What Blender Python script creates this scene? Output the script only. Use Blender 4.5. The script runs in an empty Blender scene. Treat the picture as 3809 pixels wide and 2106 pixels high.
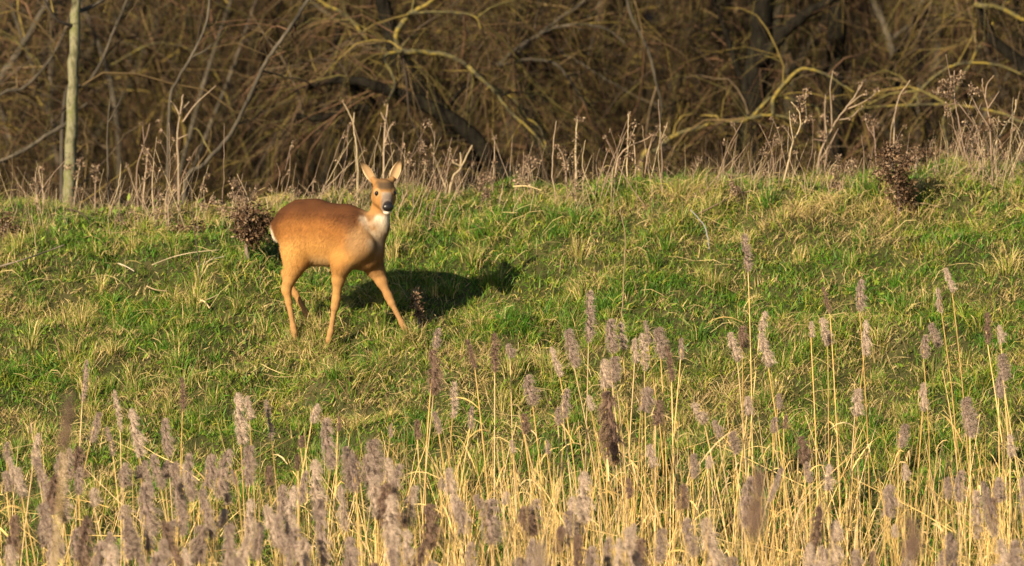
import bpy, math, random
import numpy as np
from mathutils import Vector, Matrix

random.seed(7)
rng = np.random.default_rng(7)
scene = bpy.context.scene
COL = scene.collection

# ---------------------------------------------------------------- camera
SW, SH = 3809.0, 2106.0            # pixel grid of the photograph, used as a ruler
PITCH = math.radians(3.0)
HFOV = math.radians(8.1)
FPX = SW / 2 / math.tan(HFOV / 2)
CAMZ = 4.0
cam_data = bpy.data.cameras.new('camera')
cam = bpy.data.objects.new('camera', cam_data)
COL.objects.link(cam)
cam.location = (0, 0, CAMZ)
cam.rotation_euler = (math.pi / 2 - PITCH, 0, 0)
cam_data.sensor_width = 36.0
cam_data.lens = 36.0 / 2 / math.tan(HFOV / 2)
cam_data.clip_start = 0.5
cam_data.clip_end = 3000
cam_data.dof.use_dof = True
cam_data.dof.focus_distance = 36.8
cam_data.dof.aperture_fstop = 2.8
scene.camera = cam

# ---------------------------------------------------------------- light
SUN_AZ = math.radians(36)          # the light travels away from the camera and to the right
SUN_EL = math.radians(24)
world = bpy.data.worlds.new('World')
scene.world = world
world.use_nodes = True
wn = world.node_tree
for n in list(wn.nodes):
    wn.nodes.remove(n)
sky = wn.nodes.new('ShaderNodeTexSky')
sky.sky_type = 'NISHITA'
sky.sun_disc = False
sky.sun_elevation = SUN_EL
sky.sun_rotation = math.radians(180) + SUN_AZ
bg = wn.nodes.new('ShaderNodeBackground')
bg.inputs['Strength'].default_value = 0.05
wo = wn.nodes.new('ShaderNodeOutputWorld')
wn.links.new(sky.outputs[0], bg.inputs[0])
wn.links.new(bg.outputs[0], wo.inputs[0])

sun_data = bpy.data.lights.new('sun', 'SUN')
sun_data.energy = 5.0
sun_data.angle = math.radians(0.5)
sun_data.color = (1.0, 0.83, 0.56)
sun = bpy.data.objects.new('sun', sun_data)
COL.objects.link(sun)
travel = Vector((math.sin(SUN_AZ) * math.cos(SUN_EL), math.cos(SUN_AZ) * math.cos(SUN_EL), -math.sin(SUN_EL)))
sun.rotation_euler = travel.to_track_quat('-Z', 'Y').to_euler()
sun.location = (-30, -30, 25)

scene.view_settings.view_transform = 'Standard'
scene.view_settings.look = 'None'
scene.view_settings.gamma = 1.0
scene.view_settings.exposure = 1.15

# ---------------------------------------------------------------- rulers
def at(u, v, Y):
    """world point seen at photograph pixel (u, v) whose depth along world Y is Y"""
    a = (u - SW / 2) / FPX
    b = (SH / 2 - v) / FPX
    dy = math.cos(PITCH) + b * math.sin(PITCH)
    dz = -math.sin(PITCH) + b * math.cos(PITCH)
    t = Y / dy
    return np.array([a * t, Y, CAMZ + dz * t])

_nt = {}
def vn(x, y, seed=0):
    """smooth 2-D value noise in 0..1"""
    if seed not in _nt:
        _nt[seed] = np.random.default_rng(1000 + seed).random((256, 256))
    T = _nt[seed]
    x = np.asarray(x, float); y = np.asarray(y, float)
    xi = np.floor(x).astype(int); yi = np.floor(y).astype(int)
    fx = x - xi; fy = y - yi
    fx = fx * fx * (3 - 2 * fx); fy = fy * fy * (3 - 2 * fy)
    a = T[xi % 256, yi % 256]; b = T[(xi + 1) % 256, yi % 256]
    c = T[xi % 256, (yi + 1) % 256]; d = T[(xi + 1) % 256, (yi + 1) % 256]
    return (a * (1 - fx) + b * fx) * (1 - fy) + (c * (1 - fx) + d * fx) * fy

_py = [-400, 4, 12, 28, 33.0, 33.9, 34.6, 39.0, 39.45, 39.9, 40.6, 44, 50, 68, 140, 1500]
_pz = [2.3, 2.3, -0.25, -0.25, -0.25, -0.05, 0.217, 2.175, 2.34, 2.40, 2.38, 1.0, 1.0, 3.2, 11.8, 14.0]
_tx = np.array([0, 900, 1500, 2300, 3000, 3700, 3809]) - SW / 2
_tv = np.array([830, 822, 790, 756, 742, 700, 685])
FEET = []                           # little rises of the turf under the hooves
def height(x, y):
    x = np.asarray(x, float); y = np.asarray(y, float)
    z = np.interp(y, _py, _pz)
    w = np.clip((y - 36.3) / 3.0, 0, 1); w = w * w * (3 - 2 * w)
    w = w * np.clip(1 - (y - 43) / 8, 0, 1)
    z = z + w * np.interp(x / 39.5 * FPX, _tx, (748 - _tv) / 690.0)
    near = np.clip(1 - np.abs(y - 37.5) / 6.0, 0, 1)
    near = np.clip(near * 2, 0, 1)
    z = z + near * ((vn(x * 1.1 + 5, y * 1.1, 1) - .5) * .10 + (vn(x * 3.3, y * 3.3 + 9, 2) - .5) * .12
                    + (vn(x * 8, y * 8, 3) - .5) * .06)
    for fx, fy, fz in FEET:
        z = z + fz * np.exp(-((x - fx) ** 2 + (y - fy) ** 2) / (2 * .10 ** 2))
    far = np.clip((y - 46) / 20, 0, 1)
    z = z + far * (vn(x * .25, y * .25, 4) - .5) * .9
    return z

def ground_at(u, v, y0=34.2, y1=41.0):
    ys = np.arange(y0, y1, .01)
    pts = np.array([at(u, v, Y) for Y in (y0, y1)])
    t = (ys - y0) / (y1 - y0)
    P = pts[0][None] * (1 - t)[:, None] + pts[1][None] * t[:, None]
    hz = height(P[:, 0], P[:, 1])
    i = np.nonzero(hz >= P[:, 2])[0]
    k = i[0] if len(i) else len(ys) - 1
    return np.array([P[k, 0], P[k, 1], hz[k]])

YD = 38.05                                   # depth of the middle of the deer's body
TH = math.radians(25)                        # it walks to the right and a little towards the camera
PXM = FPX / 38.0
def PT(u, v, a=0.0):
    """point of the deer seen at (u, v), a metres to its right of its middle plane"""
    s = ((u - 1225) / PXM + math.sin(TH) * a) / math.cos(TH)
    return at(u, v, YD - math.sin(TH) * s - math.cos(TH) * a)
for _ in range(6):
    for p in ((1214, 1302, .076), (1520, 1248, -.065), (1103, 1284, .08), (1158, 1215, -.075)):
        q = PT(*p)
        FEET.append((q[0], q[1], .6 * (q[2] - 4 / PXM - float(height(q[0], q[1])))))

# ---------------------------------------------------------------- materials
def node_mat(name):
    m = bpy.data.materials.new(name)
    m.use_nodes = True
    nt = m.node_tree
    for n in list(nt.nodes):
        nt.nodes.remove(n)
    return m, nt, nt.nodes.new('ShaderNodeOutputMaterial')

def attr_mat(name, rough=.7, translucent=0.0, spec=.25, noise=(30, .25), sheen=0.0, bump=0.0):
    """own colours come from the mesh colour attribute, broken up by fine noise"""
    m, nt, out = node_mat(name)
    N, L = nt.nodes, nt.links
    at_ = N.new('ShaderNodeAttribute'); at_.attribute_name = 'Col'
    tc = N.new('ShaderNodeTexCoord')
    nz = N.new('ShaderNodeTexNoise'); nz.inputs['Scale'].default_value = noise[0]; nz.inputs['Detail'].default_value = 4
    L.new(tc.outputs['Object'], nz.inputs['Vector'])
    mr = N.new('ShaderNodeMapRange')
    mr.inputs['From Min'].default_value = .3; mr.inputs['From Max'].default_value = .7
    mr.inputs['To Min'].default_value = 1 - noise[1]; mr.inputs['To Max'].default_value = 1 + noise[1]
    L.new(nz.outputs['Fac'], mr.inputs['Value'])
    mx = N.new('ShaderNodeVectorMath'); mx.operation = 'SCALE'
    L.new(at_.outputs['Color'], mx.inputs[0]); L.new(mr.outputs[0], mx.inputs['Scale'])
    b = N.new('ShaderNodeBsdfPrincipled')
    b.inputs['Roughness'].default_value = rough
    b.inputs['Specular IOR Level'].default_value = spec
    if sheen:
        b.inputs['Sheen Weight'].default_value = sheen
        b.inputs['Sheen Roughness'].default_value = .5
    L.new(mx.outputs[0], b.inputs['Base Color'])
    if bump:
        bp = N.new('ShaderNodeBump'); bp.inputs['Strength'].default_value = bump; bp.inputs['Distance'].default_value = .004
        L.new(nz.outputs['Fac'], bp.inputs['Height']); L.new(bp.outputs[0], b.inputs['Normal'])
    if translucent:
        tr = N.new('ShaderNodeBsdfTranslucent'); L.new(mx.outputs[0], tr.inputs['Color'])
        ms = N.new('ShaderNodeMixShader'); ms.inputs[0].default_value = translucent
        L.new(b.outputs[0], ms.inputs[1]); L.new(tr.outputs[0], ms.inputs[2]); L.new(ms.outputs[0], out.inputs[0])
    else:
        L.new(b.outputs[0], out.inputs[0])
    return m

def ramp_mat(name, stops, scale=8, detail=6, rough=.85, bump=.3, bdist=.01, stretch=(1, 1, 1), spec=.2):
    m, nt, out = node_mat(name)
    N, L = nt.nodes, nt.links
    tc = N.new('ShaderNodeTexCoord'); mp = N.new('ShaderNodeMapping'); mp.inputs['Scale'].default_value = stretch
    L.new(tc.outputs['Object'], mp.inputs['Vector'])
    nz = N.new('ShaderNodeTexNoise'); nz.inputs['Scale'].default_value = scale; nz.inputs['Detail'].default_value = detail
    nz.inputs['Roughness'].default_value = .65
    L.new(mp.outputs[0], nz.inputs['Vector'])
    cr = N.new('ShaderNodeValToRGB')
    e = cr.color_ramp.elements
    while len(e) > 1:
        e.remove(e[-1])
    e[0].position = stops[0][0]; e[0].color = (*stops[0][1], 1)
    for p, c in stops[1:]:
        k = e.new(p); k.color = (*c, 1)
    L.new(nz.outputs['Fac'], cr.inputs['Fac'])
    b = N.new('ShaderNodeBsdfPrincipled'); b.inputs['Roughness'].default_value = rough
    b.inputs['Specular IOR Level'].default_value = spec
    L.new(cr.outputs[0], b.inputs['Base Color'])
    if bump:
        bp = N.new('ShaderNodeBump'); bp.inputs['Strength'].default_value = bump; bp.inputs['Distance'].default_value = bdist
        L.new(nz.outputs['Fac'], bp.inputs['Height']); L.new(bp.outputs[0], b.inputs['Normal'])
    L.new(b.outputs[0], out.inputs[0])
    return m

M = {}
M['grass'] = attr_mat('grass_blades', rough=.55, translucent=.22, spec=.3, noise=(6, .12))
M['straw'] = attr_mat('dry_straw', rough=.6, translucent=.15, spec=.3, noise=(25, .2))
M['plume'] = attr_mat('plume_fluff', rough=.9, translucent=.25, spec=.1, noise=(20, .15))
M['twig'] = attr_mat('twig_bark', rough=.85, spec=.15, noise=(12, .35))
M['seed'] = attr_mat('dead_seed_head', rough=.9, translucent=.1, spec=.1, noise=(60, .4))
M['fur'] = attr_mat('deer_coat', rough=.85, spec=.05, noise=(260, .05))
M['hair'] = attr_mat('deer_hair', rough=.7, spec=.08, noise=(260, .06))
M['soil'] = ramp_mat('turf_soil', [(.3, (.02, .02, .006)), (.5, (.04, .042, .012)), (.7, (.07, .06, .025))], scale=5, bump=.6, bdist=.03)
M['litter'] = ramp_mat('leaf_litter', [(.3, (.012, .010, .007)), (.5, (.03, .023, .014)), (.7, (.06, .045, .027))], scale=3, bump=.8, bdist=.06)
M['bark_pale'] = ramp_mat('pale_lichen_bark', [(.30, (.03, .027, .017)), (.42, (.09, .085, .045)), (.50, (.19, .175, .11)), (.57, (.11, .115, .04)), (.66, (.22, .20, .13)), (.75, (.06, .055, .03))], scale=16, bump=.6, stretch=(1, 1, .45))
M['bark_dark'] = ramp_mat('shade_darkened_bark', [(.3, (.005, .0045, .004)), (.55, (.014, .012, .009)), (.72, (.032, .031, .015))], scale=22, bump=1.0, bdist=.03, stretch=(1, 1, .4), spec=.05, rough=.95)  # near-black because the shade of the wood is put into the bark colour
M['bark_moss'] = ramp_mat('yellow_lichen_bark', [(.34, (.022, .02, .013)), (.45, (.06, .052, .028)), (.53, (.11, .093, .035)), (.60, (.215, .155, .028)), (.68, (.07, .06, .03))], scale=13, bump=.8)
M['bark_grey'] = ramp_mat('grey_bark', [(.3, (.02, .017, .014)), (.5, (.055, .046, .034)), (.7, (.11, .09, .068))], scale=10, bump=.5, stretch=(1, 1, .4))
M['eye'] = None
def plain(name, col, rough, spec=.5):
    m, nt, out = node_mat(name)
    N, L = nt.nodes, nt.links
    nz = N.new('ShaderNodeTexNoise'); nz.inputs['Scale'].default_value = 300
    mr = N.new('ShaderNodeMapRange'); mr.inputs['To Min'].default_value = rough * .8; mr.inputs['To Max'].default_value = rough * 1.2
    L.new(nz.outputs['Fac'], mr.inputs['Value'])
    b = N.new('ShaderNodeBsdfPrincipled'); b.inputs['Base Color'].default_value = (*col, 1)
    b.inputs['Specular IOR Level'].default_value = spec
    L.new(mr.outputs[0], b.inputs['Roughness']); L.new(b.outputs[0], out.inputs[0])
    return m
M['eye'] = plain('deer_eye', (.006, .004, .003), .12)
M['nose'] = plain('deer_nose', (.010, .009, .010), .38)
M['hoof'] = plain('deer_hoof', (.02, .017, .014), .5)

# ---------------------------------------------------------------- mesh helpers
def mesh_np(name, V, F, mat, col=None, smooth=True):
    """mesh from numpy arrays; F is (n,3) or (n,4) or a list of such arrays"""
    if not isinstance(F, (list, tuple)):
        F = [F]
    V = np.asarray(V, np.float32)
    me = bpy.data.meshes.new(name)
    me.vertices.add(len(V)); me.vertices.foreach_set('co', V.ravel())
    loops = np.concatenate([f.ravel() for f in F]).astype(np.int32)
    tot = np.concatenate([np.full(len(f), f.shape[1]) for f in F]).astype(np.int32)
    start = np.concatenate([[0], np.cumsum(tot)[:-1]]).astype(np.int32)
    me.loops.add(len(loops)); me.loops.foreach_set('vertex_index', loops)
    me.polygons.add(len(tot)); me.polygons.foreach_set('loop_start', start); me.polygons.foreach_set('loop_total', tot)
    me.polygons.foreach_set('use_smooth', np.full(len(tot), smooth))
    me.update(calc_edges=True)
    if col is not None:
        a = me.color_attributes.new('Col', 'FLOAT_COLOR', 'POINT')
        c = np.ones((len(V), 4), np.float32); c[:, :3] = col
        a.data.foreach_set('color', c.ravel())
    me.materials.append(mat)
    return me

def norm(a):
    return a / np.maximum(np.linalg.norm(a, axis=-1, keepdims=True), 1e-9)

class Geo:
    """collects tubes, ribbons and loose triangles of ONE thing or part"""
    def __init__(self):
        self.V, self.F3, self.F4, self.C, self.n = [], [], [], [], 0
    def add(self, V, F, C):
        (self.F3 if F.shape[1] == 3 else self.F4).append(F + self.n)
        self.V.append(V); self.n += len(V)
        C = np.asarray(C, float)
        self.C.append(np.broadcast_to(C, (len(V), 3)))
    def tubes(self, P, R, col, S=5, cap=True):
        P = np.asarray(P, float); R = np.asarray(R, float)
        if P.ndim == 2:
            P = P[None]; R = R[None]
        n, k, _ = P.shape
        R = np.broadcast_to(R, (n, k))
        T = norm(np.gradient(P, axis=1))
        ref = np.where((np.abs(T[:, :1, 2:3]) > .8), np.array([[[1., 0, 0]]]), np.array([[[0, 0, 1.]]]))
        A = norm(np.cross(T, np.broadcast_to(ref, T.shape))); B = np.cross(T, A)
        ang = np.arange(S) / S * 2 * np.pi
        V = (P[:, :, None] + R[:, :, None, None] * (A[:, :, None] * np.cos(ang)[None, None, :, None] + B[:, :, None] * np.sin(ang)[None, None, :, None]))
        i, j, s = np.meshgrid(np.arange(n), np.arange(k - 1), np.arange(S), indexing='ij')
        s2 = (s + 1) % S
        q = np.stack([(i * k + j) * S + s, (i * k + j) * S + s2, (i * k + j + 1) * S + s2, (i * k + j + 1) * S + s], -1).reshape(-1, 4)
        col = np.asarray(col, float)
        if col.ndim == 2:
            col = np.repeat(col, k * S, 0)
        elif col.ndim == 3:
            col = np.repeat(col.reshape(-1, 3), S, 0)
        self.add(V.reshape(-1, 3), q, col)
        if cap and n < 60:
            for e in (0, k - 1):
                for a in range(n):
                    base = self.n - n * k * S + (a * k + e) * S
                    f = np.array([[base, base + m, base + m + 1] for m in range(1, S - 1)])
                    self.F3.append(f if e else f[:, ::-1])
    def blades(self, P, W, side, col):
        """ribbons that end in a point"""
        n, k, _ = P.shape
        off = side[:, None] * (np.broadcast_to(W, (n, k))[:, :-1] * .5)[..., None]
        V = np.concatenate([np.stack([P[:, :-1] - off, P[:, :-1] + off], 2).reshape(n, -1, 3), P[:, -1:]], 1)
        m = 2 * k - 1
        i, j = np.meshgrid(np.arange(n), np.arange(k - 2), indexing='ij')
        a = i * m + j * 2
        q = np.stack([a, a + 1, a + 3, a + 2], -1).reshape(-1, 4)
        e = np.arange(n) * m + m - 1
        col = np.asarray(col, float)
        C = np.repeat(col, m, 0) if col.ndim == 2 else np.concatenate([np.repeat(col[:, :-1], 2, 1), col[:, -1:]], 1).reshape(-1, 3)
        self.F3.append(np.stack([e - 2, e - 1, e], -1) + self.n)
        self.add(V.reshape(-1, 3), q, C)
    def ribbons(self, P, W, side, col):
        n, k, _ = P.shape
        off = side[:, None] * (np.broadcast_to(W, (n, k)) * .5)[..., None]
        V = np.stack([P - off, P + off], 2).reshape(-1, 3)
        i, j = np.meshgrid(np.arange(n), np.arange(k - 1), indexing='ij')
        a = (i * k + j) * 2
        q = np.stack([a, a + 1, a + 3, a + 2], -1).reshape(-1, 4)
        col = np.asarray(col, float)
        if col.ndim == 2:
            col = np.repeat(col, k * 2, 0)
        elif col.ndim == 3:
            col = np.repeat(col.reshape(-1, 3), 2, 0)
        self.add(V, q, col)
    def tris(self, A, D, side, L, W, col):
        """thin hairs: root A, unit direction D, length L, width W"""
        n = len(A)
        s = side * (np.asarray(W) * .5)[:, None]
        V = np.stack([A - s, A + s, A + D * np.asarray(L)[:, None]], 1).reshape(-1, 3)
        self.add(V, np.arange(n * 3).reshape(-1, 3), np.repeat(col, 3, 0))
    def mesh(self, name, mat, smooth=True):
        F = []
        if self.F3: F.append(np.concatenate(self.F3))
        if self.F4: F.append(np.concatenate(self.F4))
        return mesh_np(name, np.concatenate(self.V), F, mat, np.concatenate(self.C), smooth)

def link(name, me, parent=None, loc=None):
    o = bpy.data.objects.new(name, me)
    COL.objects.link(o)
    if parent is not None:
        o.parent = parent
    if loc is not None:
        o.location = loc
    return o

def tag(o, label=None, cat=None, group=None, kind=None):
    if label: o['label'] = label
    if cat: o['category'] = cat
    if group: o['group'] = group
    if kind: o['kind'] = kind
    return o

def thing(name, loc, label, cat, group=None):
    o = bpy.data.objects.new(name, None)
    o.empty_display_size = .1
    COL.objects.link(o)
    o.location = loc
    return tag(o, label, cat, group)

def spline(pts, n):
    """Catmull-Rom through the points"""
    P = np.asarray(pts, float)
    if len(P) == 2:
        t = np.linspace(0, 1, n)[:, None]
        return P[0] * (1 - t) + P[1] * t
    Q = np.concatenate([[2 * P[0] - P[1]], P, [2 * P[-1] - P[-2]]])
    ts = np.linspace(0, len(P) - 1 - 1e-6, n)
    k = ts.astype(int); f = (ts - k)[:, None]
    a, b, c, d = Q[k], Q[k + 1], Q[k + 2], Q[k + 3]
    return .5 * (2 * b + (c - a) * f + (2 * a - 5 * b + 4 * c - d) * f ** 2 + (3 * b - a - 3 * c + d) * f ** 3)

def rand_dir(n):
    return norm(rng.normal(size=(n, 3)))

# ---------------------------------------------------------------- ground
def grid_sheet(xs, ys):
    X, Y = np.meshgrid(xs, ys)
    V = np.stack([X, Y, height(X, Y)], -1).reshape(-1, 3)
    nx, ny = len(xs), len(ys)
    j, i = np.meshgrid(np.arange(ny - 1), np.arange(nx - 1), indexing='ij')
    a = j * nx + i
    return V, np.stack([a, a + 1, a + nx + 1, a + nx], -1).reshape(-1, 4)
xs = np.concatenate([np.geomspace(600, 5.4, 34) * -1, np.arange(-5, 5.001, .075), np.geomspace(5.4, 600, 34)])
ys = np.concatenate([np.linspace(-400, 0, 10), np.arange(2, 33, 1.0), np.arange(33, 41.6, .07), np.arange(42, 80, .8), np.geomspace(82, 1400, 24)])
V, F = grid_sheet(xs, ys)
ym = V[F[:, 0], 1]
g = mesh_np('ground', V, F, M['soil'])
g.materials.append(M['litter'])
g.polygons.foreach_set('material_index', (ym > 41.2).astype(np.int32))
tag(link('ground', g), 'grassy bank falling to a reed ditch with woodland floor behind', kind='structure')

# ---------------------------------------------------------------- grass
def lerp3(a, b, t):
    return np.asarray(a) * (1 - t[:, None]) + np.asarray(b) * t[:, None]

def grass_field():
    G = Geo()
    nt = 30000
    x = rng.uniform(-3.9, 3.9, nt); x[:5500] = rng.choice([-1, 1], 5500) * rng.uniform(3.6, 5.8, 5500); y = 34.4 + (rng.random(nt) ** .9) * 6.6
    # patches: fresh green, yellow green, bleached thatch
    p = vn(x * 1.2 + 3, y * 1.9, 11) * .36 + vn(x * 3.6, y * 5.5, 12) * .36 + vn(x * 11, y * 14, 19) * .28
    p = (p - .5) * 1.55 + .5
    p = p + .05 * (x / 3.0)
    hgt = (vn(x * 2.0 + 7, y * 2.6, 13) * .5 + vn(x * 6, y * 7, 14) * .5)
    hgt = np.clip((hgt - .22) / .55, 0, 1) ** 2.0 * 1.2
    per = 11
    N = nt * per
    tx = np.repeat(x, per); ty = np.repeat(y, per); tp = np.repeat(p, per); th = np.repeat(hgt, per)
    r = np.abs(rng.normal(0, .036, N)); an = rng.uniform(0, 2 * np.pi, N)
    bx = tx + np.cos(an) * r; by = ty + np.sin(an) * r
    bz = height(bx, by) - .006
    tone = tp + rng.normal(0, .13, N)
    straw = tone < .44
    L = np.where(straw, rng.uniform(.035, .105, N), rng.uniform(.03, .09, N)) * (.5 + 1.25 * th)
    lean = np.where(straw, rng.uniform(.7, 1.6, N), rng.uniform(.35, 1.4, N))
    la = an + rng.normal(0, .7, N)
    # combed by wind to the right
    dxy = np.stack([np.cos(la) + .2, np.sin(la) - .15], -1)
    dxy = dxy / np.maximum(np.linalg.norm(dxy, axis=1, keepdims=True), .2)
    d0 = norm(np.concatenate([dxy * np.sin(lean * .6)[:, None], np.cos(lean * .6)[:, None]], 1))
    d1 = norm(np.concatenate([dxy * np.sin(lean * 1.35)[:, None], np.cos(lean * 1.35)[:, None]], 1))
    B = np.stack([bx, by, bz], -1)
    P = np.stack([B, B + d0 * (L * .5)[:, None], B + d0 * (L * .5)[:, None] + d1 * (L * .5)[:, None]], 1)
    w = np.where(straw, rng.uniform(.0018, .0036, N), rng.uniform(.0024, .0052, N))
    W = np.stack([w, w * .8, w * .08], 1)
    side = norm(np.cross(d0, rand_dir(N)))
    k = np.clip((tone - .44) / .30, 0, 1)
    cg = lerp3((.235, .255, .026), (.055, .158, .010), k) * rng.uniform(.4, 1.6, N)[:, None]
    cs = lerp3((.36, .24, .13), (.58, .45, .19), rng.random(N)) * rng.uniform(.5, 1.35, N)[:, None]
    c = np.where(straw[:, None], cs, cg)
    yel = rng.random(N) < .10
    c[yel] = np.array([.42, .36, .07]) * rng.uniform(.7, 1.3, yel.sum())[:, None]
    C = np.stack([c * .75, c, c * 1.08], 1)  # foot of each blade painted darker, as shade would fall there
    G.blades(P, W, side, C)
    # short dense under-growth
    n = 210000
    x = rng.uniform(-4.0, 4.0, n); x[:40000] = rng.choice([-1, 1], 40000) * rng.uniform(3.9, 5.8, 40000); y = rng.uniform(34.4, 40.6, n)
    B = np.stack([x, y, height(x, y) - .004], -1)
    d = norm(rng.normal(0, .7, (n, 3)) + [.1, -.1, .8]); L = rng.uniform(.025, .07, n)
    P = np.stack([B, B + d * L[:, None]], 1)
    tn = np.clip(vn(x * 5, y * 7, 20) * .7 + rng.random(n) * .5, 0, 1)
    c = np.where((tn < .45)[:, None], np.array([.36, .27, .12]), lerp3((.21, .22, .03), (.06, .15, .012), tn)) * rng.uniform(.5, 1.4, n)[:, None]
    s_ = norm(np.cross(d, rand_dir(n)))
    G.tris(B, d, s_, L, rng.uniform(.005, .010, n), c)
    # big tussocks
    nt2 = 720
    x = rng.uniform(-5.6, 5.6, nt2); y = rng.uniform(34.6, 39.6, nt2)
    per2 = 95; N = nt2 * per2
    size = np.repeat(rng.uniform(.5, 1.25, nt2), per2); gr = np.repeat(rng.random(nt2), per2)
    an = rng.uniform(0, 2 * np.pi, N); r = np.abs(rng.normal(0, .03, N)) * size
    bx = np.repeat(x, per2) + np.cos(an) * r; by = np.repeat(y, per2) + np.sin(an) * r
    B = np.stack([bx, by, height(bx, by) - .006], -1)
    lean = rng.uniform(.1, 1.2, N); la = an + rng.normal(0, .5, N)
    L = rng.uniform(.06, .15, N) * size
    dxy = np.stack([np.cos(la), np.sin(la)], -1)
    d0 = norm(np.concatenate([dxy * np.sin(lean * .5)[:, None], np.cos(lean * .5)[:, None]], 1))
    d1 = norm(np.concatenate([dxy * np.sin(lean * 1.5)[:, None], np.cos(lean * 1.5)[:, None]], 1))
    P = np.stack([B, B + d0 * (L * .5)[:, None], B + (d0 + d1) * (L * .5)[:, None]], 1)
    w = rng.uniform(.0022, .0048, N)
    dry = rng.random(N) > .35 + gr * .6
    c = np.where(dry[:, None], np.array([.47, .36, .15]), lerp3((.20, .23, .03), (.065, .16, .013), gr)) * rng.uniform(.6, 1.35, N)[:, None]
    G.blades(P, w[:, None] * np.array([1, .8, .08]), norm(np.cross(d0, rand_dir(N))), c)
    # long loose bleached blades lying over the sward
    n = 6500
    x = rng.uniform(-5.6, 5.6, n); y = rng.uniform(34.6, 40.2, n)
    keep = vn(x * 2.1, y * 2.1, 17) > .36
    x, y = x[keep], y[keep]; n = len(x)
    a = rng.normal(0, .9, n) + (rng.random(n) < .5) * np.pi; L = rng.uniform(.06, .22, n)
    k = 4; t = np.linspace(0, 1, k)
    bend = rng.normal(0, .25, n)
    aa = a[:, None] + bend[:, None] * t
    PX = x[:, None] + np.cos(aa) * L[:, None] * t; PY = y[:, None] + np.sin(aa) * L[:, None] * t * .8
    PZ = height(PX, PY) + .025 + (t * (1 - t) * 4)[None] * rng.uniform(.0, .05, n)[:, None] + rng.uniform(0, .04, n)[:, None]
    P = np.stack([PX, PY, PZ], -1)
    w = rng.uniform(.002, .0045, n)
    W = w[:, None] * np.array([.7, 1, .9, .15])
    side = norm(np.stack([-np.sin(a), np.cos(a), rng.normal(.6, .5, n)], -1))
    cs = lerp3((.30, .22, .10), (.52, .41, .19), rng.random(n)) * rng.uniform(.7, 1.2, n)[:, None]
    G.ribbons(P, W, side, cs)
    # taller tufts that hide the hooves
    for p in ((1214, 1302, .076), (1520, 1248, -.065), (1103, 1284, .08), (1158, 1215, -.075)):
        q = PT(*p); n = 330
        x = q[0] + rng.normal(0, .055, n); y = q[1] - .015 - np.abs(rng.normal(0, .05, n))
        B = np.stack([x, y, height(x, y) - .005], -1)
        d = norm(rng.normal(0, .45, (n, 3)) + [0, 0, 1]); L = rng.uniform(.06, .145, n)
        P = np.stack([B, B + d * (L * .5)[:, None], B + norm(d + rng.normal(0, .3, (n, 3)) - [0, 0, .3]) * L[:, None]], 1)
        w = rng.uniform(.003, .006, n)
        cs = np.where(rng.random(n)[:, None] < .5, np.array([.45, .34, .15]), np.array([.16, .20, .03])) * rng.uniform(.7, 1.25, n)[:, None]
        G.ribbons(P, w[:, None] * np.array([1, .8, .1]), norm(np.cross(d, rand_dir(n))), cs)
    # broad little weed leaves
    n = 5000
    x = rng.uniform(-3.8, 3.8, n); y = rng.uniform(34.6, 40.4, n)
    keep = vn(x * 1.7 + 40, y * 1.9, 18) > .55
    x, y = x[keep], y[keep]; n = len(x)
    B = np.stack([x, y, height(x, y) + rng.uniform(.01, .06, n)], -1)
    d = norm(rand_dir(n) * [1, 1, .5] + [0, -.3, .35]); L = rng.uniform(.018, .045, n)
    P = np.stack([B, B + d * (L * .5)[:, None], B + d * L[:, None]], 1)
    w = L * rng.uniform(.35, .6, n)
    side = norm(np.cross(d, norm(rand_dir(n) * .6 + [0, -.3, 1])))
    cw = lerp3((.09, .18, .016), (.24, .30, .04), rng.random(n)) * rng.uniform(.7, 1.2, n)[:, None]
    G.ribbons(P, w[:, None] * np.array([.3, 1, .15]), side, cw)
    return G.mesh('grass', M['grass'], smooth=False)
tag(link('grass', grass_field()), 'mixed green and bleached winter grass covering the bank', 'grass', kind='stuff')

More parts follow.
